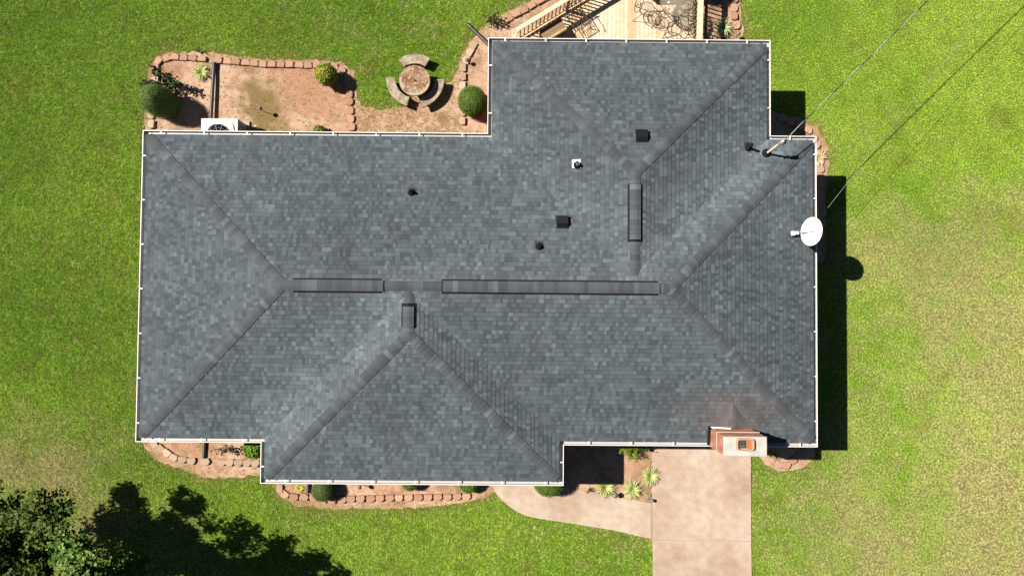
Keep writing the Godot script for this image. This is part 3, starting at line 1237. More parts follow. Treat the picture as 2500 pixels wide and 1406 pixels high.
func edgings() -> void:
	var red := [Color(0.46, 0.28, 0.205), Color(0.50, 0.31, 0.23), Color(0.43, 0.255, 0.185)]
	var tan_ := [Color(0.53, 0.40, 0.30), Color(0.56, 0.43, 0.33), Color(0.49, 0.355, 0.26)]  # on the west run the paler tone stands for sun on the blocks
	# runs: from x, y to x, y in the photograph, how many, facing from, to
	edging("reddish block edging along the north side of the bed with the air conditioner", red, [[384, 149, 403.5, 140, 2, -45, -14], [424, 137.5, 490.5, 142, 4, 0, 8], [530.5, 146, 640.5, 155, 6, 5, 2], [662, 156, 794, 158, 7, 0, 0], [813.5, 161, 834, 170, 2, 12, 42], [846, 190, 851, 229, 3, 75, 90], [852, 247, 858, 309, 4, 90, 92]])
	edging("tan block edging, lightened as if sunlit, down the west side beside the clipped cone bush", tan_, [[377, 168, 377, 189, 2, -85, -90], [369.5, 215, 366, 258, 3, -92, -90], [366, 280, 367, 302, 2, -90, -88]])
	edging("curved tan block edging between the stone table and the north wing", tan_, [[1156, 109, 1138, 145, 3, -55, -75], [1130, 164, 1129, 294, 7, -86, -90]])
	edging("slanting red block edging beside the wooden deck railing", red, [[1241.6, 43, 1355, -20, 7, -29, -29]])
	edging("short red block edging east of the deck beside the spiky plant", red, [[1795, -4, 1795, 38, 3, 85, 88], [1801, 60, 1801, 60, 1, 80, 80]])
	edging("red block edging bending round the notched northeast corner of the house", red, [[1912, 288, 1976, 317, 4, 10, 40], [1990, 335, 2006, 392, 4, 55, 85], [2007, 412, 2004, 490, 5, 88, 92]])
	edging("small arc of red edging stones beside the chimney corner", red, [[1884, 1124, 1904, 1135, 2, -145, -165], [1922.5, 1136.5, 1955, 1111, 3, 172, 125]])
	edging("long red block edging along the front bed under the south gutter", red, [[682, 1195, 694, 1208, 2, -92, -140], [716, 1213.5, 764.5, 1216, 3, -172, 180], [787, 1220, 833, 1222, 3, 180, 180], [856, 1219, 1139, 1213, 13, 180, 176]])
	edging("curved tan block edging of the southwest bed", tan_, [[374, 1086, 421.5, 1117, 4, -120, -160], [442, 1123.5, 465, 1126, 2, -172, 180 - 360], [499, 1127.5, 499, 1127.5, 1, 180, 180], [538, 1129.5, 622, 1133, 5, 180, 180]])


# ---------------------------------------------------------------- bed details
func beds() -> void:
	# dry straw, dead leaves and small stones lying on the soil
	var st := begin()
	face(st, [Vector3(-0.012, 0, 0), Vector3(0, 0.004, -0.004), Vector3(0.014, 0.001, 0.0), Vector3(0, 0.002, 0.005)], Vector3.UP)
	var m := done(st, mats.litter)
	var rows := PackedFloat32Array()
	for p in soil_polys:
		var lo: Vector2 = p[0]
		var hi: Vector2 = p[0]
		for q in p:
			lo = lo.min(q)
			hi = hi.max(q)
		var n := int((hi.x - lo.x) * (hi.y - lo.y) * 320)
		for k in n:
			var q := Vector2(rng.randf_range(lo.x, hi.x), rng.randf_range(lo.y, hi.y))
			if not Geometry2D.is_point_in_polygon(q, p) or n_mid.get_noise_2d(q.x * 1.3, q.y * 1.3) + rng.randf() * 0.6 < 0.2 or in_hard(q):
				continue
			var c: Color = [Color(0.46, 0.36, 0.2), Color(0.55, 0.45, 0.3), Color(0.12, 0.08, 0.04), Color(0.2, 0.2, 0.08), Color(0.3, 0.2, 0.12), Color(0.08, 0.05, 0.03)][rng.randi() % 6]
			row(rows, Basis.from_euler(Vector3(rng.randf_range(-0.3, 0.3), rng.randf() * TAU, rng.randf_range(-0.3, 0.3))).scaled(Vector3.ONE * rng.randf_range(0.5, 1.7)), Vector3(q.x, 0.018, q.y), c)
	for k in 900:
		var q := Vector2(rng.randf_range(-17.0, 17.0), rng.randf_range(-10.5, 9.5))
		var house_here := roof_height(q.x, q.y) > HE - 0.02
		if house_here and k % 4 != 0:
			continue
		var y := roof_height(q.x, q.y) + 0.02 if house_here else (0.065 if in_hard(q) else 0.05)
		row(rows, Basis.from_euler(Vector3(rng.randf_range(-0.4, 0.4), rng.randf() * TAU, rng.randf_range(-0.4, 0.4))).scaled(Vector3.ONE * rng.randf_range(0.8, 2.2) * (0.6 if house_here else 1.0)), Vector3(q.x, y, q.y), [Color(0.5, 0.4, 0.22), Color(0.3, 0.2, 0.09), Color(0.62, 0.55, 0.36), Color(0.2, 0.13, 0.06)][rng.randi() % 4])
	multi("leaf_litter", m, rows, null, "stuff")
	rows = PackedFloat32Array()
	st = begin()
	lathe(st, [Vector2(0.0, -0.004), Vector2(0.012, 0.0), Vector2(0.009, 0.008), Vector2(0.0, 0.01)], Vector3.ZERO, 6)
	m = done(st, mats.stone)
	for p in soil_polys:
		for k in 420:
			var a: Vector2 = p[rng.randi() % p.size()]
			var q := a + Vector2(rng.randfn() * 0.8, rng.randfn() * 0.8)
			if Geometry2D.is_point_in_polygon(q, p) and not in_hard(q):
				row(rows, Basis(Vector3.UP, rng.randf() * TAU).scaled(Vector3(rng.randf_range(0.4, 1.5), rng.randf_range(0.4, 1.0), rng.randf_range(0.4, 1.3))), Vector3(q.x, 0.012, q.y), [Color(0.4, 0.33, 0.25), Color(0.25, 0.13, 0.08), Color(0.5, 0.42, 0.33)][rng.randi() % 3])
	multi("pebbles", m, rows, null, "stuff")

	# drain pipes on the soil
	pipe("black drain pipe across the north bed, ending at the air conditioner", [[522, 156, 0.1], [519, 200, 0.13], [514, 285, 0.15], [512, 312, 0.16]], 0.058)
	pipe("dark drain pipe slanting from the deck corner out over the grass", [[1145, 63, 0.08], [1165, 82, 0.1], [1196, 112, 0.16]], 0.062)
	pipe("short black drain pipe in the southwest bed pointing at a lone block", [[500, 1060, 0.07], [497.5, 1095, 0.07], [496, 1119, 0.07]], 0.055)
	pipe("stub of black drain pipe beside the round bush in the front bed", [[752, 1160, 0.07], [751, 1204, 0.07]], 0.055)

	# air conditioner
	var c := at(534, 332, 0.8)
	var t := thing("air_conditioner", "white square air conditioning unit half under the north eave", "air conditioner", Vector3(c.x, 0, c.z))
	st = begin()
	box(st, Vector3(0, 0.03, 0), Vector3(1.36, 0.1, 1.36), Color(0.42, 0.38, 0.33))
	obj("pad", st, mats.concrete, t)
	st = begin()
	box(st, Vector3(0, 0.44, 0), Vector3(1.17, 0.72, 1.13), Color(0.56, 0.54, 0.53))
	obj("cabinet", st, mats.white_paint, t)
	st = begin()
	for k in 9:
		for s in [-1.0, 1.0]:
			box(st, Vector3(s * 0.59, 0.15 + k * 0.07, 0), Vector3(0.012, 0.03, 0.95), Color(0.5, 0.5, 0.5))
	obj("louvres", st, mats.white_paint, t)
	st = begin()
	var rp := PackedVector2Array()
	for k in 32:
		var a := TAU * (k + 0.5) / 32
		rp.append(Vector2(signf(cos(a)) * pow(absf(cos(a)), 0.45), signf(sin(a)) * pow(absf(sin(a)), 0.45)) * 0.475)
	var hole := 0.405
	for k in 32:
		var k2 := (k + 1) % 32
		var a := rp[k].normalized() * hole
		var b := rp[k2].normalized() * hole
		face(st, [Vector3(rp[k].x, 0.84, rp[k].y), Vector3(rp[k2].x, 0.84, rp[k2].y), Vector3(b.x, 0.855, b.y), Vector3(a.x, 0.855, a.y)], Vector3.UP, Color(1, 1, 1))
		face(st, [Vector3(rp[k].x, 0.84, rp[k].y), Vector3(rp[k2].x, 0.84, rp[k2].y), Vector3(rp[k2].x, 0.8, rp[k2].y), Vector3(rp[k].x, 0.8, rp[k].y)], Vector3(rp[k].x, 0, rp[k].y))
		face(st, [Vector3(a.x, 0.855, a.y), Vector3(b.x, 0.855, b.y), Vector3(b.x, 0.802, b.y), Vector3(a.x, 0.802, a.y)], Vector3(-a.x, 0, -a.y))
	obj("top_panel", st, mats.white_paint, t)
	st = begin()
	lathe(st, [Vector2(0.37, 0.803), Vector2(0.37, 0.808), Vector2(0.0, 0.808)], Vector3.ZERO, 32)
	obj("fan_opening", st, mats.black_rubber, t)
	st = begin()
	for k in 10:
		var a := TAU * k / 10
		tube(st, [Vector3(cos(a) * 0.06, 0.87, sin(a) * 0.06), Vector3(cos(a) * 0.41, 0.858, sin(a) * 0.41)], 0.004, 5, Color(0.5, 0.5, 0.52))
	for r in [0.06, 0.16, 0.26, 0.36]:
		var ring := []
		for k in 33:
			var a := TAU * k / 32
			ring.append(Vector3(cos(a) * r, 0.864, sin(a) * r))
		tube(st, ring, 0.0035, 5, Color(0.2, 0.2, 0.22))
	obj("fan_guard", st, mats.plain, t)
	# little white standpipe by the wall
	st = begin()
	var sp := at(630, 314, 0.0)
	tube(st, [Vector3(0, -0.02, 0), Vector3(0, 0.3, 0)], 0.035, 10, Color(0.75, 0.74, 0.7))
	var so := obj("standpipe", st, mats.plain)
	so.position = sp
	tag(so, "short white standpipe beside the air conditioner at the north wall", "pipe")
	# flat stepping stone below the table
	st = begin()
	prism(st, PackedVector2Array([Vector2(-0.13, -0.08), Vector2(0.05, -0.12), Vector2(0.14, 0.02), Vector2(0.02, 0.12), Vector2(-0.12, 0.07)]), -0.02, 0.03, Color(0.36, 0.27, 0.2), 0.01)
	var fs := obj("stepping_stone", st, mats.stone)
	fs.position = at(972, 299, 0.0)
	tag(fs, "flat brown stone in the dirt below the curved benches", "stone")


func pipe(label: String, pts: Array, r: float) -> void:
	var o := at(pts[0][0], pts[0][1], 0.0)
	var t := thing("drain_pipe", label, "drain pipe", o, 0.0, "drain pipes from the gutters")
	var path := []
	for k in pts.size() - 1:
		var a := at(pts[k][0], pts[k][1], pts[k][2]) - o
		var b := at(pts[k + 1][0], pts[k + 1][1], pts[k + 1][2]) - o
		var n := maxi(2, int(a.distance_to(b) / 0.011))
		for m in n:
			path.append(a.lerp(b, float(m) / n))
	path.append(at(pts[-1][0], pts[-1][1], pts[-1][2]) - o)
	var radii := []
	for k in path.size():
		radii.append(r if k % 3 != 0 else r * 0.9)
	var st := begin()
	tube(st, path, radii, 14)
	obj("hose", st, mats.pipe, t)
	st = begin()
	var d: Vector3 = (path[6] - path[0]).normalized()
	tube(st, [path[0] - d * 0.05, path[0] + d * 0.1], r * 1.12, 14, Color(1.6, 1.6, 1.6))
	obj("collar", st, mats.pipe, t)


# ---------------------------------------------------------------- concrete table and benches
func stone_colour(seed_off: float) -> Callable:
	return func(x: float, z: float) -> Color:
		var a := n_mid.get_noise_2d(x * 3.0 + seed_off, z * 3.0)
		var b := n_small.get_noise_2d(x * 2.0, z * 2.0 + seed_off)
		var c := mixc(Color(0.33, 0.265, 0.205), Color(0.49, 0.42, 0.34), 0.5 + a * 1.3)
		return mixc(c, Color(0.17, 0.13, 0.09), (b - 0.15) * 1.6)


func patio_set() -> void:
	var h := 0.67
	var c := at(1012, 196, h)
	var t := thing("stone_table", "round lichen-spotted concrete table with an umbrella hole", "table", Vector3(c.x, 0, c.z))
	var spots := []
	for k in 95:
		var a := rng.randf() * TAU
		var r := sqrt(rng.randf()) * 0.48
		if rng.randf() < 0.35:
			r = rng.randf_range(0.4, 0.5)
		spots.append([Vector2(cos(a), sin(a)) * r, rng.randf_range(0.01, 0.032)])
	var paint := func(x: float, z: float) -> Color:
		var q := Vector2(x, z)
		var n1 := n_mid.get_noise_2d(x * 2.2 + 5.0, z * 2.2)
		var col := mixc(Color(0.24, 0.125, 0.07), Color(0.36, 0.235, 0.165), 0.5 + n1 * 1.6)
		for s in spots:
			if q.distance_to(s[0]) < s[1] * (1.0 + n_small.get_noise_2d(x * 6, z * 6) * 0.6):
				return Color(0.49, 0.39, 0.3)
		if q.length() > 0.44 + n_mid.get_noise_2d(x * 3, z * 3) * 0.12 and z > -0.1:
			return Color(0.47, 0.4, 0.32)
		return col
	var st := begin()
	var disc := PackedVector2Array()
	for k in 56:
		disc.append(Vector2(cos(TAU * k / 56), sin(TAU * k / 56)) * 0.495)
	sheet(st, disc, h, 0.014, paint)
	lathe(st, [Vector2(0.46, h - 0.075), Vector2(0.5, h - 0.065), Vector2(0.503, h - 0.012), Vector2(0.495, h)], Vector3.ZERO, 56, Color(0.4, 0.32, 0.24))
	obj("table_top", st, mats.stone, t)
	st = begin()
	lathe(st, [Vector2(0.28, 0.0), Vector2(0.26, 0.06), Vector2(0.16, 0.12), Vector2(0.13, 0.35), Vector2(0.2, 0.6), Vector2(0.26, h - 0.07)], Vector3.ZERO, 24, Color(0.33, 0.27, 0.2))
	obj("pedestal", st, mats.stone, t)
	st = begin()
	lathe(st, [Vector2(0.024, h + 0.002), Vector2(0.02, h + 0.06), Vector2(0.0, h + 0.06)], Vector3(0.0, 0, 0.0), 12)
	obj("umbrella_socket", st, mats.black_rubber, t)
	# three curved benches, the same curve turned round the table
	var spec := [[-92.0, 34.0, 0.62, 0.93, "curved concrete bench north of the round table"], [143.0, 37.0, 0.66, 0.96, "pale curved concrete bench southwest of the round table"], [37.0, 37.0, 0.66, 0.97, "narrow curved concrete bench southeast of the round table, in its shade"]]
	var cen := [at(1012, 200, 0.36), at(1013, 190, 0.36), at(1012, 192, 0.36)]
	for i in 3:
		var s: Array = spec[i]
		var mid := deg_to_rad(s[0])
		var rm: float = (s[2] + s[3]) / 2
		var pos := Vector3(cen[i].x + cos(mid) * rm, 0, cen[i].z + sin(mid) * rm)
		var b := thing("curved_bench", s[4], "bench", pos, 0.0, "curved concrete benches round the table")
		var poly := PackedVector2Array()
		for k in 13:
			var a := mid + deg_to_rad(s[1]) * (k / 6.0 - 1.0)
			poly.append(Vector2(cos(a), sin(a)) * s[3] + Vector2(cen[i].x - pos.x, cen[i].z - pos.z))
		for k in 13:
			var a := mid - deg_to_rad(s[1]) * (k / 6.0 - 1.0)
			poly.append(Vector2(cos(a), sin(a)) * s[2] + Vector2(cen[i].x - pos.x, cen[i].z - pos.z))
		st = begin()
		sheet(st, poly, 0.36, 0.02, stone_colour(i * 7.0), 0.09)
		obj("seat", st, mats.stone, b)
		for q in [-0.62, 0.62]:
			st = begin()
			var a: float = mid + deg_to_rad(s[1]) * q
			var lp := Vector3(cen[i].x - pos.x + cos(a) * rm, 0, cen[i].z - pos.z + sin(a) * rm)
			hexa(st, [lp + Vector3(-0.12, -0.02, -0.1), lp + Vector3(0.12, -0.02, -0.1), lp + Vector3(0.12, -0.02, 0.1), lp + Vector3(-0.12, -0.02, 0.1)], [lp + Vector3(-0.09, 0.275, -0.08), lp + Vector3(0.09, 0.275, -0.08), lp + Vector3(0.09, 0.275, 0.08), lp + Vector3(-0.09, 0.275, 0.08)], Color(0.34, 0.28, 0.2))
			obj("leg", st, mats.stone, b)


# ---------------------------------------------------------------- the deck
const DECK_H := 0.6

func railing(label: String, pts: Array, cap_w: float, posts: Array) -> void:
	var o := Vector3(pts[0].x, DECK_H, pts[0].z)
	var t := thing("deck_railing", label, "railing", o, 0.0, "railings round the deck")
	for k in pts.size() - 1:
		var a: Vector3 = Vector3(pts[k].x, DECK_H, pts[k].z) - o
		var b: Vector3 = Vector3(pts[k + 1].x, DECK_H, pts[k + 1].z) - o
		var d := (b - a).normalized()
		var st := begin()
		bar(st, a + Vector3.UP * 0.9 - d * (cap_w / 2 if k else 0.0), b + Vector3.UP * 0.9 + d * cap_w / 2, cap_w, 0.038, Color(0.66, 0.55, 0.41))
		obj("top_rail", st, mats.deck_wood, t)
		for y in [0.83, 0.13]:
			st = begin()
			bar(st, a + Vector3.UP * y, b + Vector3.UP * y, 0.04, 0.085, Color(0.5, 0.38, 0.23))
			obj("rail", st, mats.deck_wood, t)
		var ln := a.distance_to(b)
		var n := int(ln / 0.145)
		for m in n:
			st = begin()
			var p := a.lerp(b, (m + 0.5) / n)
			bar(st, p + Vector3.UP * 0.1, p + Vector3.UP * 0.87, 0.036, 0.036, vary(Color(0.5, 0.37, 0.22), 0.1))
			obj("baluster", st, mats.deck_wood, t)
		var np := maxi(1, int(ln / 1.5))
		for m in np + 1:
			st = begin()
			var p := a.lerp(b, float(m) / np)
			bar(st, p + Vector3.UP * -0.6, p + Vector3.UP * 0.88, 0.09, 0.09, Color(0.46, 0.33, 0.2))
			obj("post", st, mats.deck_wood, t)


func deck() -> void:
	var cap := DECK_H + 0.9
	var p0 := at(1255.5, 130, cap)
	var p1 := at(1256, 76, cap)
	var p2 := at(1523, -86, cap)
	var r0 := at(1707, 130, cap)
	var r1 := at(1714, -86, cap)
	railing("slanting wooden deck railing beside the red edging blocks", [p0, p1, p2], 0.135, [])
	railing("straight wooden deck railing beside the spiky plant on the east", [r0, r1], 0.18, [])
	var t := thing("deck", "sun-bleached wooden deck of long boards behind the north wing", "deck", Vector3(p1.x, DECK_H, p1.z))
	var o := t.position
	var x := p0.x - 0.06
	var zs := ZNN + 0.44
	while x < r0.x + 0.05:
		var zn := -10.9
		var f := (x - p1.x) / (p2.x - p1.x)
		if f < 1.0:
			zn = maxf(zn, lerpf(p1.z, p2.z, maxf(f, 0.0)) - 0.05)
		var st := begin()
		var y := rng.randf_range(-0.002, 0.002)
		var c := mixc(Color(0.61, 0.50, 0.36), Color(0.66, 0.58, 0.47), rng.randf())
		if rng.randf() < 0.2:
			c = Color(0.56, 0.41, 0.26)
		bar(st, Vector3(x, DECK_H - 0.016 + y, zs) - o, Vector3(x, DECK_H - 0.016 + y, zn) - o, 0.125, 0.03, c)
		obj("deck_board", st, mats.deck_wood, t)
		x += 0.132
	var jst := begin()
	for z in [zs - 0.1, zs - 1.0, zs - 2.0, zs - 3.0]:
		var x0 := p0.x
		if z < p1.z:
			x0 = lerpf(p1.x, p2.x, (z - p1.z) / (p2.z - p1.z))
		bar(jst, Vector3(x0, DECK_H - 0.13, z) - o, Vector3(r0.x, DECK_H - 0.13, z) - o, 0.05, 0.19, Color(0.3, 0.22, 0.14))
	obj("joist", jst, mats.deck_wood, t)

	# bench built beside the slanting railing
	var a := at(1316, 76, 1.04)
	var b := at(1369, 44, 1.04)
	var dir := (b - a).normalized()
	var nrm := Vector3(-dir.z, 0, dir.x)
	var bt := thing("deck_bench", "brown plank bench on the deck striped by the railing's shadow", "bench", Vector3(a.x, DECK_H, a.z))
	o = bt.position
	for k in 3:
		var st := begin()
		var s := nrm * (0.05 + k * 0.115)
		bar(st, a - o + s - Vector3.UP * 0.02, b - o + s - Vector3.UP * 0.02, 0.108, 0.036, Color(0.25, 0.17, 0.10))
		obj("seat_plank", st, mats.deck_wood, bt)
	var st := begin()
	bar(st, a - o + nrm * 0.365 - Vector3.UP * 0.06, b - o + nrm * 0.365 - Vector3.UP * 0.06, 0.07, 0.14, Color(0.42, 0.32, 0.2))  # coloured lighter than the shaded seat planks, as if the sun lit it
	obj("front_board", st, mats.deck_wood, bt)
	for q in [0.06, 0.94]:
		for w in [0.04, 0.31]:
			st = begin()
			var p: Vector3 = (a - o).lerp(b - o, q) + nrm * w
			bar(st, Vector3(p.x, 0, p.z), Vector3(p.x, 0.39, p.z), 0.08, 0.08, Color(0.3, 0.2, 0.12))
			obj("leg", st, mats.deck_wood, bt)

	slat_chair(at(1408, 58, DECK_H), -0.56)
	# round glass table and four iron chairs
	var tc := at(1651, 1, DECK_H + 0.72)
	var tb := thing("glass_table", "round glass-topped iron table at the top edge of the deck", "table", Vector3(tc.x, DECK_H, tc.z))
	st = begin()
	lathe(st, [Vector2(0.0, 0.712), Vector2(0.49, 0.712), Vector2(0.49, 0.72), Vector2(0.0, 0.72)], Vector3.ZERO, 40)
	obj("glass_top", st, mats.glass, tb)
	st = begin()
	ring(st, Vector3(0, 0.715, 0), 0.5, 0.011)
	ring(st, Vector3(0, 0.7, 0), 0.2, 0.008)
	obj("rim", st, mats.iron, tb)
	for k in 4:
		st = begin()
		var d := Vector3(cos(PI / 4 + k * PI / 2), 0, sin(PI / 4 + k * PI / 2))
		tube(st, [d * 0.46 + Vector3.UP * 0.7, d * 0.2 + Vector3.UP * 0.5, d * 0.16 + Vector3.UP * 0.3, d * 0.36 + Vector3.UP * 0.02], 0.012, 8)
		obj("leg", st, mats.iron, tb)
	var ch := iron_chair("black iron chair west of the glass table, alone on bare boards", at(1574, 36, DECK_H), -PI / 2 - 0.1)
	for q in [[1622, 62, -0.75, "black iron chair southwest of the glass table with its hoop back towards the gutter"], [1672, 68, 0.25, "black iron chair between the glass table and the north gutter"], [1672, 30, 0.9, "black iron chair pushed in under the east side of the glass table"]]:
		var d: Node3D = ch.duplicate()
		d.name = numbered("iron_chair")
		add_child(d)
		d.position = at(q[0], q[1], DECK_H)
		d.rotation.y = q[2]
		tag(d, q[3], "chair", "iron chairs round the glass table")
	# sunshade north of the table, outside the picture: its shadow falls on the deck
	var uc := at(1640, -62, DECK_H) - Vector3(0.8074, 0, 0.2342) * 2.2
	var um := thing("patio_umbrella", "green patio umbrella whose shadow darkens the top of the deck", "umbrella", Vector3(uc.x, DECK_H, uc.z))
	st = begin()
	for k in 8:
		var aa := TAU * (k + 0.5) / 8
		var ab := TAU * (k + 1.5) / 8
		face(st, [Vector3(0, 2.5, 0), Vector3(cos(aa) * 1.1, 2.15, sin(aa) * 1.1), Vector3(cos(ab) * 1.1, 2.15, sin(ab) * 1.1)], Vector3.UP)
	obj("canopy", st, mats.canvas, um)
	st = begin()
	tube(st, [Vector3.ZERO, Vector3(0, 2.5, 0)], 0.02, 10)
	obj("pole", st, mats.iron, um)
	st = begin()
	lathe(st, [Vector2(0.25, 0.0), Vector2(0.24, 0.05), Vector2(0.05, 0.09), Vector2(0.0, 0.09)], Vector3.ZERO, 20)
	obj("foot", st, mats.iron, um)


func ring(st: SurfaceTool, c: Vector3, r: float, thick: float, tilt := Basis(), from := 0.0, to := TAU) -> void:
	var p := []
	for k in 29:
		var a := lerpf(from, to, k / 28.0)
		p.append(c + tilt * Vector3(cos(a) * r, 0, sin(a) * r))
	tube(st, p, thick, 6)


func iron_chair(label: String, where: Vector3, turn: float) -> Node3D:
	# faces -z; the back hoop leans out at +z
	var t := thing("iron_chair", label, "chair", where, turn, "iron chairs round the glass table")
	var st := begin()
	ring(st, Vector3(0, 0.42, 0), 0.235, 0.011)
	for k in 9:
		var x := -0.2 + k * 0.05
		var z := sqrt(0.235 * 0.235 - x * x)
		tube(st, [Vector3(x, 0.42, -z), Vector3(x, 0.412, z)], 0.003, 4)
		tube(st, [Vector3(-z, 0.416, x), Vector3(z, 0.416, x)], 0.003, 4)
	obj("seat", st, mats.iron, t)
	st = begin()
	var tilt := Basis(Vector3.RIGHT, deg_to_rad(68))
	ring(st, Vector3(0, 0.68, 0.31), 0.25, 0.012, tilt)
	ring(st, Vector3(0, 0.68, 0.31), 0.1, 0.006, tilt)
	for k in 7:
		var x := -0.18 + k * 0.06
		var z := sqrt(0.25 * 0.25 - x * x)
		tube(st, [Vector3(0, 0.68, 0.31) + tilt * Vector3(x, 0, -z), Vector3(0, 0.68, 0.31) + tilt * Vector3(x, 0, z)], 0.004, 4)
	tube(st, [Vector3(-0.1, 0.42, 0.21), Vector3(-0.1, 0.5, 0.24)], 0.01, 6)
	tube(st, [Vector3(0.1, 0.42, 0.21), Vector3(0.1, 0.5, 0.24)], 0.01, 6)
	obj("backrest", st, mats.iron, t)
	for s in [-1.0, 1.0]:
		st = begin()
		tube(st, [Vector3(s * 0.2, 0.74, 0.3), Vector3(s * 0.28, 0.68, 0.16), Vector3(s * 0.29, 0.65, -0.05), Vector3(s * 0.28, 0.6, -0.2), Vector3(s * 0.22, 0.42, -0.1)], 0.011, 6)
		obj("arm", st, mats.iron, t)
		st = begin()
		tube(st, [Vector3(s * 0.19, 0.42, -0.14), Vector3(s * 0.22, 0.2, -0.24), Vector3(s * 0.26, 0.012, -0.31)], 0.011, 6)
		obj("leg", st, mats.iron, t)
		st = begin()
		tube(st, [Vector3(s * 0.18, 0.42, 0.15), Vector3(s * 0.22, 0.2, 0.26), Vector3(s * 0.25, 0.012, 0.36)], 0.011, 6)
		obj("leg", st, mats.iron, t)
	return t


func slat_chair(where: Vector3, turn: float) -> void:
	# wrought-iron armchair of parallel bars, seat to +z
	var t := thing("slat_chair", "iron armchair of parallel bars beside the plank bench", "chair", where, -turn)
	var st := begin()
	for x in [-0.27, 0.27]:
		tube(st, [Vector3(x, 0.88, -0.38), Vector3(x, 0.4, -0.22), Vector3(x, 0.42, 0.33)], 0.014, 7)
	tube(st, [Vector3(-0.27, 0.42, 0.33), Vector3(0.27, 0.42, 0.33)], 0.014, 7)
	tube(st, [Vector3(-0.27, 0.88, -0.38), Vector3(0.27, 0.88, -0.38)], 0.014, 7)
	tube(st, [Vector3(-0.27, 0.4, -0.22), Vector3(0.27, 0.4, -0.22)], 0.012, 7)
	tube(st, [Vector3(-0.27, 0.41, 0.1), Vector3(0.27, 0.41, 0.1)], 0.008, 7)
	obj("frame", st, mats.iron, t)
	for k in 6:
		var x := -0.2 + k * 0.08
		st = begin()
		tube(st, [Vector3(x, 0.88, -0.38), Vector3(x, 0.4, -0.22), Vector3(x, 0.42, 0.33)], 0.009, 6)
		obj("slat", st, mats.iron, t)
	for s in [-1.0, 1.0]:
		st = begin()
		tube(st, [Vector3(s * 0.3, 0.68, -0.3), Vector3(s * 0.33, 0.66, 0.1), Vector3(s * 0.33, 0.64, 0.3), Vector3(s * 0.33, 0.58, 0.35), Vector3(s * 0.33, 0.55, 0.31), Vector3(s * 0.33, 0.58, 0.28)], 0.012, 6)
		obj("arm", st, mats.iron, t)
		for z in [-0.24, 0.3]:
			st = begin()
			tube(st, [Vector3(s * 0.27, 0.42, z), Vector3(s * 0.29, 0.01, z * 1.25)], 0.013, 6)
			obj("leg", st, mats.iron, t)


# ---------------------------------------------------------------- plants
func leaf_mesh(l: float, w: float, mat: Material, fold := 0.3) -> ArrayMesh:
	# a pointed leaf along +z, folded along its rib
	var st := begin()
	var y := w * fold
	face(st, [Vector3(0, 0, 0), Vector3(w / 2, y, l * 0.42), Vector3(0, 0, l * 0.45)], Vector3.UP)
	face(st, [Vector3(w / 2, y, l * 0.42), Vector3(0, -0.06 * l, l), Vector3(0, 0, l * 0.45)], Vector3.UP)
	face(st, [Vector3(0, 0, 0), Vector3(-w / 2, y, l * 0.42), Vector3(0, 0, l * 0.45)], Vector3.UP)
	face(st, [Vector3(-w / 2, y, l * 0.42), Vector3(0, -0.06 * l, l), Vector3(0, 0, l * 0.45)], Vector3.UP)
	return done(st, mat)


func rand_dir() -> Vector3:
	var z := rng.randf_range(-1, 1)
	var a := rng.randf() * TAU
	var r := sqrt(1 - z * z)
	return Vector3(r * cos(a), z, r * sin(a))


func aim(d: Vector3, roll: float) -> Basis:
	var up := Vector3.UP if absf(d.y) < 0.95 else Vector3.RIGHT
	var x := up.cross(d).normalized()
	var y := d.cross(x)
	return Basis(x, y, d) * Basis(Vector3.BACK, roll)


func shrub(label: String, called: String, p: Vector3, rx: float, ry: float, cy: float, n: int, l: float, tones: Array, category := "shrub", power := 2.0, rough := 0.06) -> Node3D:
	var t := thing(called, label, category, p, 0.0)
	var lm := leaf_mesh(l, l * 0.6, mats.leaf)
	var rows := PackedFloat32Array()
	for k in n:
		var d := rand_dir()
		var depth := 1.0 - absf(rng.randfn()) * 0.05
		var f := 1.0 + rough * n_mid.get_noise_3d(d.x * 4 + p.x, d.y * 4, d.z * 4 + p.z) * 2.0
		var q := Vector3(d.x * rx, d.y * ry, d.z * rx) * depth * f
		if power > 2.0:
			var s := pow(pow(Vector2(d.x, d.z).length(), power) + pow(absf(d.y), power), 1.0 / power)
			q /= s
		q.y += cy
		if q.y < 0.03:
			continue
		var out := (Vector3(d.x / rx, d.y / ry, d.z / rx).normalized() + rand_dir() * 0.4).normalized()
		var al := aim(out, rng.randf() * TAU)
		row(rows, Basis(al.x, al.z, -al.y).scaled(Vector3.ONE * rng.randf_range(0.7, 1.3)), q, vary(tones[rng.randi() % tones.size()], 0.25))
	multi("foliage", lm, rows, t, "stuff")
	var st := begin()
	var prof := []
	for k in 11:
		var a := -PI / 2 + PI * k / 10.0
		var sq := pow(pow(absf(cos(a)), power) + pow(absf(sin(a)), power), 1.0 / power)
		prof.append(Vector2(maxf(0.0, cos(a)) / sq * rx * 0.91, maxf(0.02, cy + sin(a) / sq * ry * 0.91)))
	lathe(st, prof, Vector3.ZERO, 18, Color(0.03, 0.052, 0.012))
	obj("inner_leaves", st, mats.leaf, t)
	st = begin()
	tube(st, [Vector3(0, -0.03, 0), Vector3(0.01, maxf(0.1, cy * 0.6), 0)], 0.03, 7)
	obj("stem", st, mats.bark, t)
	return t


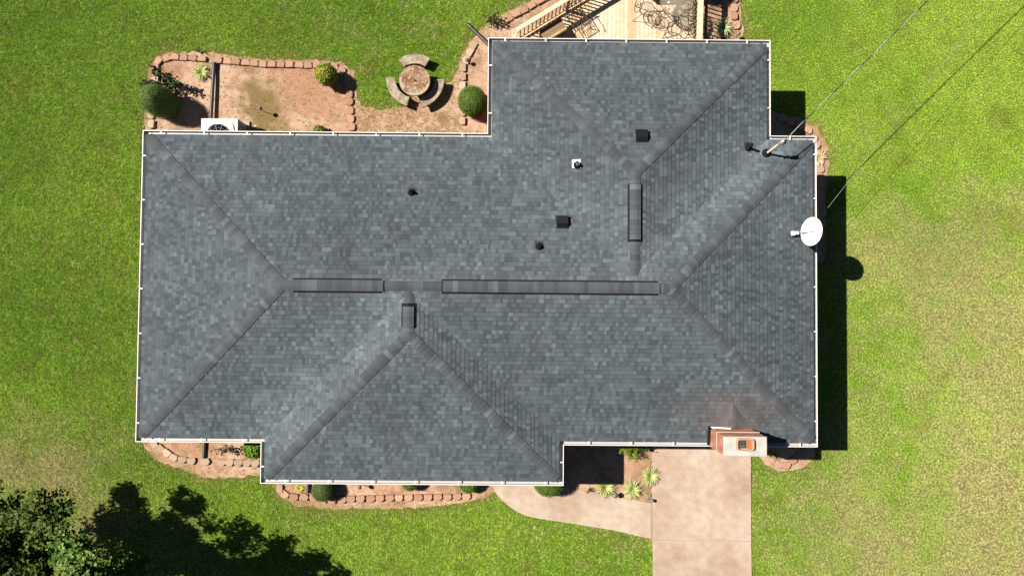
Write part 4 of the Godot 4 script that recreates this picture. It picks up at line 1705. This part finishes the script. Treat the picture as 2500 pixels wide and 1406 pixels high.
func strap_plant(label: String, p: Vector3, r: float, n: int, tones: Array, category := "plant", rise := 1.0, width := 0.022) -> void:
	var t := thing("strap_leaf_plant", label, category, p, 0.0, "variegated strap-leaved plants")
	var st := begin()
	for k in n:
		var a := rng.randf() * TAU
		var len := r * rng.randf_range(0.6, 1.12)
		var up := len * rng.randf_range(0.35, 1.0) * rise
		var d := Vector3(cos(a), 0, sin(a))
		var s := Vector3(-sin(a), 0, cos(a))
		var col := vary(tones[rng.randi() % tones.size()], 0.15)
		var w := width * rng.randf_range(0.6, 1.1)
		var prev := []
		for i in 6:
			var f := i / 5.0
			var q := d * (len * f * (1.0 - 0.12 * f) + 0.01) + Vector3.UP * (up * (1.35 * f - 1.05 * f * f) + 0.02)
			var hw: float = w * 0.5 * (1.0 - pow(f, 2.2)) + 0.0008
			var dip := Vector3.UP * w * 0.18
			var now := [q - s * hw + dip, q, q + s * hw + dip]
			if i:
				var c2 := mixc(Color(0.16, 0.24, 0.05), col, 0.25 + f * 1.4)
				face(st, [prev[0], prev[1], now[1], now[0]], Vector3.UP, c2)
				face(st, [prev[1], prev[2], now[2], now[1]], Vector3.UP, c2)
			prev = now
	obj("leaves", st, mats.strap_leaf, t)
	st = begin()
	lathe(st, [Vector2(0.05, 0.0), Vector2(0.035, 0.05), Vector2(0.0, 0.07)], Vector3.ZERO, 8, Color(0.14, 0.16, 0.05))
	obj("crown", st, mats.leaf, t)


func branchy(label: String, called: String, p: Vector3, tips: Array, lm: Mesh, per: int, spread: float, tones: Array, category := "shrub") -> void:
	var t := thing(called, label, category, p)
	var st := begin()
	var rows := PackedFloat32Array()
	for tip in tips:
		var mid: Vector3 = tip * 0.5 + Vector3.UP * 0.06
		tube(st, [Vector3(0, -0.03, 0), mid, tip], [0.014, 0.009, 0.004], 6, Color(1, 1, 1))
		for k in per:
			var f := rng.randf_range(0.25, 1.08)
			var q: Vector3 = (mid * (f * 2.0) if f < 0.5 else mid.lerp(tip, f * 2.0 - 1.0)) + rand_dir() * spread * rng.randf()
			if q.y < 0.02:
				q.y = 0.02
			row(rows, aim((rand_dir() + Vector3.UP * 0.5).normalized(), rng.randf() * TAU).scaled(Vector3.ONE * rng.randf_range(0.6, 1.3)), q, vary(tones[rng.randi() % tones.size()], 0.3))
	obj("stem", st, mats.bark, t)
	multi("foliage", lm, rows, t, "stuff")


func plants() -> void:
	var dark := [Color(0.12, 0.215, 0.055), Color(0.145, 0.24, 0.06), Color(0.165, 0.26, 0.08), Color(0.105, 0.18, 0.045)]
	var mid := [Color(0.10, 0.185, 0.02), Color(0.125, 0.21, 0.028), Color(0.085, 0.155, 0.018)]
	var gold := [Color(0.30, 0.33, 0.03), Color(0.22, 0.28, 0.03), Color(0.12, 0.19, 0.02), Color(0.36, 0.36, 0.05)]
	shrub("tall dark green clipped bush left of the air conditioner", "clipped_bush", g(412, 262), 0.52, 0.92, 0.6, 15000, 0.024, dark, "bush", 2.0, 0.03)
	shrub("yellow-green globe bush at the inner corner of the block edging", "globe_bush", g(806, 195), 0.35, 0.42, 0.52, 2600, 0.05, gold, "bush", 2.0, 0.06)
	shrub("dark green clipped round bush against the north wing wall, near the stone table", "clipped_bush", g(1155, 258), 0.475, 0.52, 0.5, 12000, 0.024, mid, "bush", 2.6, 0.03)
	shrub("wide clipped green bush under the corner of the south wing beside the path", "clipped_bush", g(1338, 1164), 0.52, 0.5, 0.45, 13000, 0.024, mid, "bush", 2.5, 0.03)
	shrub("small round clipped bush in the front bed beside a drain pipe", "clipped_bush", g(795, 1190), 0.36, 0.36, 0.34, 8000, 0.022, [Color(0.09, 0.14, 0.04), Color(0.11, 0.16, 0.05), Color(0.07, 0.12, 0.03)], "bush", 2.4, 0.03)
	shrub("low green bush peeping out under the middle of the front gutter", "clipped_bush", g(1005, 1170), 0.3, 0.3, 0.28, 2400, 0.034, mid, "bush", 2.4, 0.04)
	shrub("low green bush under the front gutter at the start of the path", "clipped_bush", g(1146, 1174), 0.32, 0.3, 0.3, 2400, 0.036, mid, "bush", 2.2, 0.05)
	shrub("large bush at the top edge east of the deck, mostly outside the picture", "round_bush", g(1716, -38), 0.62, 0.66, 0.62, 3000, 0.06, dark, "bush", 2.0, 0.08)
	shrub("green leafy bush in the angle of the south wing wall", "leafy_bush", g(628, 1090), 0.34, 0.3, 0.28, 1300, 0.07, [Color(0.09, 0.17, 0.015), Color(0.13, 0.22, 0.02)], "bush", 2.0, 0.12)
	shrub("tiny green plant peeping out under the north gutter", "leafy_bush", g(784, 325), 0.2, 0.22, 0.2, 700, 0.05, [Color(0.12, 0.2, 0.02), Color(0.2, 0.26, 0.04)], "plant", 2.0, 0.15)
	var rl := leaf_mesh(0.085, 0.055, mats.gloss_leaf, 0.2)
	branchy("dark straggly rose bush with long branches in the north bed", "rose_bush", g(425, 208), [Vector3(-0.75, 0.55, 0.1), Vector3(-0.55, 0.75, 0.22), Vector3(0.15, 0.9, -0.05), Vector3(0.35, 0.75, 0.2), Vector3(-0.2, 0.85, 0.25), Vector3(-0.35, 0.62, -0.16), Vector3(0.45, 0.5, 0.12)], rl, 105, 0.13, [Color(0.02, 0.042, 0.01), Color(0.03, 0.06, 0.014), Color(0.09, 0.11, 0.05), Color(0.018, 0.035, 0.01)], "rose bush")
	branchy("small dark sapling at the northwest corner of the bed", "sapling", g(394, 180), [Vector3(-0.1, 0.5, -0.1), Vector3(0.02, 0.55, 0.06), Vector3(-0.06, 0.4, 0.14)], rl, 34, 0.09, [Color(0.022, 0.045, 0.01), Color(0.04, 0.06, 0.016)], "plant")
	branchy("small weed with one pale leaf in the grass north of the edging", "weed", g(489, 126), [Vector3(-0.06, 0.12, 0.0), Vector3(0.06, 0.14, -0.02)], rl, 9, 0.06, [Color(0.05, 0.1, 0.02), Color(0.4, 0.36, 0.22)], "plant")
	var cl := leaf_mesh(0.14, 0.045, mats.gloss_leaf, 0.25)
	branchy("dark and yellow leafed shrub between deck railing and lawn", "mottled_shrub", g(1204, 54), [Vector3(-0.22, 0.3, -0.06), Vector3(0.2, 0.35, 0.02), Vector3(0.0, 0.4, 0.1), Vector3(0.05, 0.35, -0.15), Vector3(-0.1, 0.32, 0.12)], cl, 26, 0.13, [Color(0.03, 0.035, 0.012), Color(0.2, 0.16, 0.03), Color(0.05, 0.06, 0.02), Color(0.025, 0.02, 0.012)])
	branchy("sparse twiggy rose in the southwest bed", "rose_bush", g(557, 1090), [Vector3(-0.3, 0.5, 0.02), Vector3(0.1, 0.55, 0.12), Vector3(0.32, 0.5, 0.06), Vector3(-0.12, 0.45, 0.12)], rl, 26, 0.11, [Color(0.05, 0.08, 0.025), Color(0.14, 0.15, 0.08), Color(0.03, 0.05, 0.015)], "rose bush")
	var jl := leaf_mesh(0.09, 0.02, mats.leaf, 0.4)
	branchy("feathery yellow-green shrub under the south eave left of the driveway", "feathery_shrub", g(1532, 1086), [Vector3(-0.25, 0.4, 0.12), Vector3(0.0, 0.42, 0.3), Vector3(0.22, 0.45, 0.28), Vector3(-0.05, 0.5, 0.1), Vector3(0.2, 0.42, 0.08), Vector3(0.1, 0.3, 0.36)], jl, 190, 0.13, [Color(0.16, 0.24, 0.02), Color(0.22, 0.27, 0.04), Color(0.1, 0.17, 0.02)])
	branchy("small blue-green shrub between feathery shrub and driveway", "small_shrub", g(1566, 1082), [Vector3(-0.05, 0.35, 0.12), Vector3(0.12, 0.4, 0.16), Vector3(0.22, 0.36, 0.05)], rl, 46, 0.12, [Color(0.05, 0.1, 0.05), Color(0.09, 0.13, 0.08), Color(0.03, 0.06, 0.03)])
	branchy("low yellow-leaved plant beside the chimney base", "yellow_plant", g(1882, 1106), [Vector3(-0.16, 0.15, 0.0), Vector3(0.12, 0.18, 0.1), Vector3(0.0, 0.2, -0.06), Vector3(0.2, 0.12, 0.06)], leaf_mesh(0.06, 0.04, mats.leaf), 44, 0.1, [Color(0.4, 0.36, 0.05), Color(0.3, 0.3, 0.05), Color(0.12, 0.18, 0.03)], "plant")
	branchy("low dark spreading plant beside the short walkway bed edge", "small_shrub", g(1440, 1194), [Vector3(-0.12, 0.1, 0.06), Vector3(0.1, 0.12, 0.04), Vector3(0.02, 0.12, -0.08)], leaf_mesh(0.05, 0.02, mats.leaf), 26, 0.08, [Color(0.08, 0.05, 0.04), Color(0.06, 0.06, 0.03)], "plant")
	var cream := [Color(0.47, 0.48, 0.26), Color(0.4, 0.45, 0.16), Color(0.52, 0.52, 0.34), Color(0.26, 0.34, 0.07), Color(0.2, 0.26, 0.06)]
	strap_plant("cream and green strap-leaved plant in the north bed beside the drain pipe", g(492, 178), 0.36, 130, cream)
	strap_plant("cream strap-leaved plant nearest the south wing, half in its shadow", g(1478, 1190), 0.40, 190, cream)
	strap_plant("cream strap-leaved plant between two garden lights at the path", g(1544, 1194), 0.38, 180, cream)
	strap_plant("cream strap-leaved plant against the edge of the driveway", g(1588, 1161), 0.37, 180, cream)
	strap_plant("pale strap-leaved plant on the red blocks below the east gutter", g(1999, 388), 0.33, 80, [Color(0.6, 0.5, 0.34), Color(0.5, 0.46, 0.28), Color(0.3, 0.32, 0.12)])
	strap_plant("spiky green and cream plant in the shade east of the deck", g(1763, 70), 0.42, 150, [Color(0.5, 0.52, 0.3), Color(0.2, 0.28, 0.1), Color(0.06, 0.12, 0.04), Color(0.56, 0.52, 0.36)], "plant", 1.5)
	strap_plant("small yellow strap-leaved plant in the front bed beside the drain stub", g(731, 1192), 0.19, 60, [Color(0.5, 0.46, 0.1), Color(0.4, 0.42, 0.1)])


func g(x: float, y: float) -> Vector3:
	return at(x, y, 0.0)


# ---------------------------------------------------------------- garden lights
func garden_lights() -> void:
	for q in [[634, 264, 0.46, "grey ball-topped garden light standing in the mossy patch of the north bed"], [1140, 146, 0.26, "grey ball-topped garden light on the curved tan edging"], [877, 1190, 0.40, "grey ball-topped garden light in the front bed right of the round bush"], [1804, 82, 0.3, "grey ball-topped garden light at the lawn's edge east of the deck"]]:
		var b := at(q[0], q[1], q[2])
		var t := thing("garden_light", q[3], "garden light", Vector3(b.x, 0, b.z), 0.0, "garden lights on stakes")
		var st := begin()
		tube(st, [Vector3(0, -0.05, 0), Vector3(0, q[2] - 0.05, 0)], 0.01, 8)
		obj("stake", st, mats.black_metal, t)
		st = begin()
		lathe(st, [Vector2(0.03, q[2] - 0.07), Vector2(0.055, q[2] - 0.055), Vector2(0.07, q[2] - 0.01), Vector2(0.06, q[2] + 0.03), Vector2(0.03, q[2] + 0.052), Vector2(0.0, q[2] + 0.056)], Vector3.ZERO, 18, Color(2.2, 2.0, 1.95))
		obj("globe", st, mats.lamp_metal, t)
		st = begin()
		lathe(st, [Vector2(0.03, q[2] + 0.05), Vector2(0.028, q[2] + 0.062), Vector2(0.0, q[2] + 0.066)], Vector3.ZERO, 12)
		obj("cap", st, mats.lamp_metal, t)
	var b := at(1503, 1211, 0.34)
	var t := thing("path_light", "dark mushroom-topped path light beside the cream plants", "path light", Vector3(b.x, 0, b.z))
	var st := begin()
	tube(st, [Vector3(0, -0.05, 0), Vector3(0, 0.3, 0)], 0.012, 8)
	obj("stake", st, mats.black_metal, t)
	st = begin()
	lathe(st, [Vector2(0.0, 0.28), Vector2(0.09, 0.29), Vector2(0.085, 0.32), Vector2(0.05, 0.355), Vector2(0.018, 0.37), Vector2(0.012, 0.39), Vector2(0.0, 0.392)], Vector3.ZERO, 22)
	obj("hood", st, mats.lamp_metal, t)
	b = at(1589, 1222, 0.2)
	t = thing("spot_light", "small grey oblong spotlight at the corner of path and driveway", "spotlight", Vector3(b.x, 0, b.z))
	st = begin()
	tube(st, [Vector3(-0.06, -0.05, 0), Vector3(-0.05, 0.16, 0)], 0.01, 8)
	obj("stake", st, mats.black_metal, t)
	st = begin()
	tube(st, [Vector3(-0.07, 0.19, -0.01), Vector3(0.07, 0.21, 0.02)], [0.035, 0.055], 14, Color(2.4, 2.4, 2.5))
	obj("head", st, mats.lamp_metal, t)


# ---------------------------------------------------------------- trees
func tree(label: String, trunk: Vector3, clumps: Array, tones: Array, per_m3: float) -> void:
	var t := thing("tree", label, "tree", trunk, 0.0)
	var st := begin()
	var top := 0.0
	for c in clumps:
		top = maxf(top, c[0].y)
	tube(st, [Vector3(0, -0.1, 0), Vector3(0.03, top * 0.3, 0.02), Vector3(-0.02, top * 0.6, 0.04), Vector3(0.02, top * 0.9, 0.0)], [0.09, 0.075, 0.05, 0.015], 10)
	for c in clumps:
		var e: Vector3 = c[0] - trunk
		var s := Vector3(0, clampf(e.y * 0.55, 0.5, top * 0.8), 0)
		tube(st, [s, s.lerp(e, 0.5) + Vector3(0, -0.08, 0), e], [0.03, 0.02, 0.008], 6)
	obj("trunk", st, mats.bark, t)
	# a spray of five leaves, copied through the clumps
	var lst := begin()
	for k in 5:
		var a := TAU * k / 5 + rng.randf() * 0.6
		var d := Vector3(cos(a), rng.randf_range(-0.25, 0.35), sin(a)).normalized()
		var s := d.cross(Vector3.UP).normalized()
		var o := d * 0.03
		var l := rng.randf_range(0.085, 0.12)
		var w := l * 0.38
		var tw := Vector3.UP * rng.randf_range(-0.02, 0.02)
		face(lst, [o, o + d * l * 0.45 + s * w + tw, o + d * l + Vector3.DOWN * 0.02, o + d * l * 0.5], Vector3.UP)
		face(lst, [o, o + d * l * 0.45 - s * w - tw, o + d * l + Vector3.DOWN * 0.02, o + d * l * 0.5], Vector3.UP)
	var lm := done(lst, mats.gloss_leaf)
	var rows := PackedFloat32Array()
	for c in clumps:
		var r: float = c[1]
		var n := int(4.19 * r * r * r * 0.8 * per_m3)
		for k in n:
			var d := rand_dir()
			var f := pow(rng.randf(), 0.45)
			var lump := 1.0 + n_mid.get_noise_3d(d.x * 1.6 + c[0].x, d.y * 1.6, d.z * 1.6 + c[0].z) * 0.75
			var q: Vector3 = c[0] + Vector3(d.x, d.y * 0.8, d.z) * r * f * lump
			if n_mid.get_noise_3d(q.x * 1.25, q.y * 1.25, q.z * 1.25) < -0.1:
				continue
			var b := Basis.from_euler(Vector3(rng.randf_range(-0.7, 0.7), rng.randf() * TAU, rng.randf_range(-0.7, 0.7))).scaled(Vector3.ONE * rng.randf_range(0.7, 1.25))
			row(rows, b, q - trunk, vary(tones[rng.randi() % tones.size()], 0.3))
	multi("crown", lm, rows, t, "stuff")


func up(px: float, py: float, h: float) -> Vector3:
	return at(px, py, 0.0) + Vector3.UP * h


func trees() -> void:
	tree("dark leafy tree at the bottom left corner of the lawn", up(125, 1320, 0), [
		[up(190, 1270, 2.6), 0.75], [up(225, 1245, 3.3), 0.6], [up(251, 1168, 3.3), 0.42], [up(128, 1158, 3.0), 0.45], [up(160, 1225, 2.6), 0.6], [up(150, 1300, 3.0), 0.8],
		[up(230, 1300, 3.6), 0.75], [up(180, 1250, 4.2), 0.65], [up(115, 1240, 2.4), 0.55], [up(250, 1225, 2.7), 0.4], [up(280, 1200, 3.9), 0.4], [up(200, 1340, 2.6), 0.7], [up(170, 1190, 2.6), 0.4], [up(281, 1172, 3.0), 0.42]],
		[Color(0.045, 0.08, 0.010), Color(0.06, 0.10, 0.013), Color(0.08, 0.115, 0.018), Color(0.03, 0.055, 0.008)], 620.0)
	tree("brighter green leafy tree right of the dark corner tree", up(290, 1375, 0), [
		[up(385, 1345, 1.3), 0.5], [up(378, 1345, 2.2), 0.65], [up(370, 1300, 3.2), 0.6], [up(400, 1330, 3.6), 0.75], [up(345, 1290, 3.6), 0.45], [up(430, 1300, 4.4), 0.55], [up(460, 1310, 5.0), 0.6], [up(400, 1290, 4.8), 0.6],
		[up(380, 1350, 4.4), 0.8], [up(450, 1275, 5.4), 0.42], [up(480, 1310, 5.6), 0.45], [up(420, 1350, 5.5), 0.7], [up(440, 1330, 6.4), 0.6], [up(330, 1340, 3.0), 0.6], [up(358, 1228, 4.0), 0.55], [up(420, 1262, 4.6), 0.5], [up(390, 1375, 3.4), 0.7]],
		[Color(0.055, 0.115, 0.012), Color(0.08, 0.155, 0.018), Color(0.036, 0.08, 0.009), Color(0.135, 0.215, 0.05)], 480.0)


# ---------------------------------------------------------------- grass
func in_hard(q: Vector2) -> bool:
	for p in hard_polys:
		if Geometry2D.is_point_in_polygon(q, p):
			return true
	return false


func grass() -> void:
	var st := begin()
	for k in 7:
		var a := TAU * k / 7 + rng.randf() * 0.7
		var d := Vector3(cos(a), 0, sin(a))
		var s := Vector3(-sin(a), 0, cos(a)) * 0.0042
		var r0 := rng.randf_range(0.0, 0.018)
		var l := rng.randf_range(0.024, 0.042)
		var hgt := rng.randf_range(0.028, 0.052)
		var b := d * r0
		var m := b + d * l * 0.45 + Vector3.UP * hgt * 0.75
		var e := b + d * l + Vector3.UP * hgt
		face(st, [b - s, b + s, m + s * 0.8, m - s * 0.8], Vector3.UP)
		face(st, [m - s * 0.8, m + s * 0.8, e], Vector3.UP)
	var tuft := done(st, mats.blade)
	var wall := PackedVector2Array()
	for i in 12:
		wall.append(corner(i, 0.5))
	var boxes := []
	for p in soil_polys:
		var lo: Vector2 = p[0]
		var hi: Vector2 = p[0]
		for q in p:
			lo = lo.min(q)
			hi = hi.max(q)
		boxes.append(Rect2(lo, hi - lo).grow(0.6))
	var rows := PackedFloat32Array()
	var step := 0.047
	var x := -18.3
	while x < 18.3:
		var z := -11.9
		while z < 10.6:
			var q := Vector2(x + rng.randf_range(-0.03, 0.03), z + rng.randf_range(-0.03, 0.03))
			z += step
			if Geometry2D.is_point_in_polygon(q, wall) or in_hard(q + Vector2(rng.randfn(), rng.randfn()) * 0.028):
				continue
			var edge := 9.0
			for i in soil_polys.size():
				if not boxes[i].has_point(q):
					continue
				var inside := Geometry2D.is_point_in_polygon(q, soil_polys[i])
				var dist := 9.0
				var p: PackedVector2Array = soil_polys[i]
				for k in p.size():
					dist = minf(dist, q.distance_to(Geometry2D.get_closest_point_to_segment(q, p[k], p[(k + 1) % p.size()])))
				edge = minf(edge, -dist if inside else dist)
			if edge < 9.0:
				edge += n_mid.get_noise_2d(q.x * 1.6, q.y * 1.6) * 0.22
				if edge < -0.1 and not (edge > -0.3 and rng.randf() < 0.3):
					# stray tufts and weeds in the beds
					var keep := 0.035 if n_big.get_noise_2d(q.x * 2.5 + 70.0, q.y * 2.5) < 0.12 else 0.09
					# the trodden grass round the stone table
					if q.x > -5.2 and q.x < -1.9 and q.y < -5.3 and edge > -0.9:
						keep = maxf(keep, 0.5 + edge * 0.4)
					if rng.randf() > keep:
						continue
				elif edge > -0.1 and rng.randf() < 0.55 - edge * 2.2:
					continue
			var dry := dryness(q.x, q.y)
			if rng.randf() < (dry - 0.55) * 1.0:
				continue
			var c := lawn_colour(q.x, q.y)
			var calm := lerpf(1.0, 0.5, smoothstep(5.0, 11.0, q.x))  # tuft contrast fades eastward, standing in for hazy light on that side
			var sm := n_small.get_noise_2d(q.x, q.y) * calm
			c = mixc(c, Color(0.44, 0.37, 0.18), sm * 0.75 - 0.12 + maxf(0.0, dry - 0.35) * 0.3)
			c = mixc(c, Color(0.056, 0.175, 0.007), -sm * 0.9 - 0.05)
			if edge < 0.3:
				c = mixc(c, Color(0.36, 0.30, 0.14), 0.75 - maxf(edge, 0.0) * 2.4)
			if rng.randf() < 0.03:
				c = Color(0.42, 0.35, 0.18)
			c = vary(c, 0.55 * calm)
			var s := rng.randf_range(0.7, 1.3)
			row(rows, Basis(Vector3.UP, rng.randf() * TAU).scaled(Vector3(s, rng.randf_range(0.6, 1.2), s)), Vector3(q.x, 0.0, q.y), c)
		x += step
	multi("grass", tuft, rows, null, "stuff")
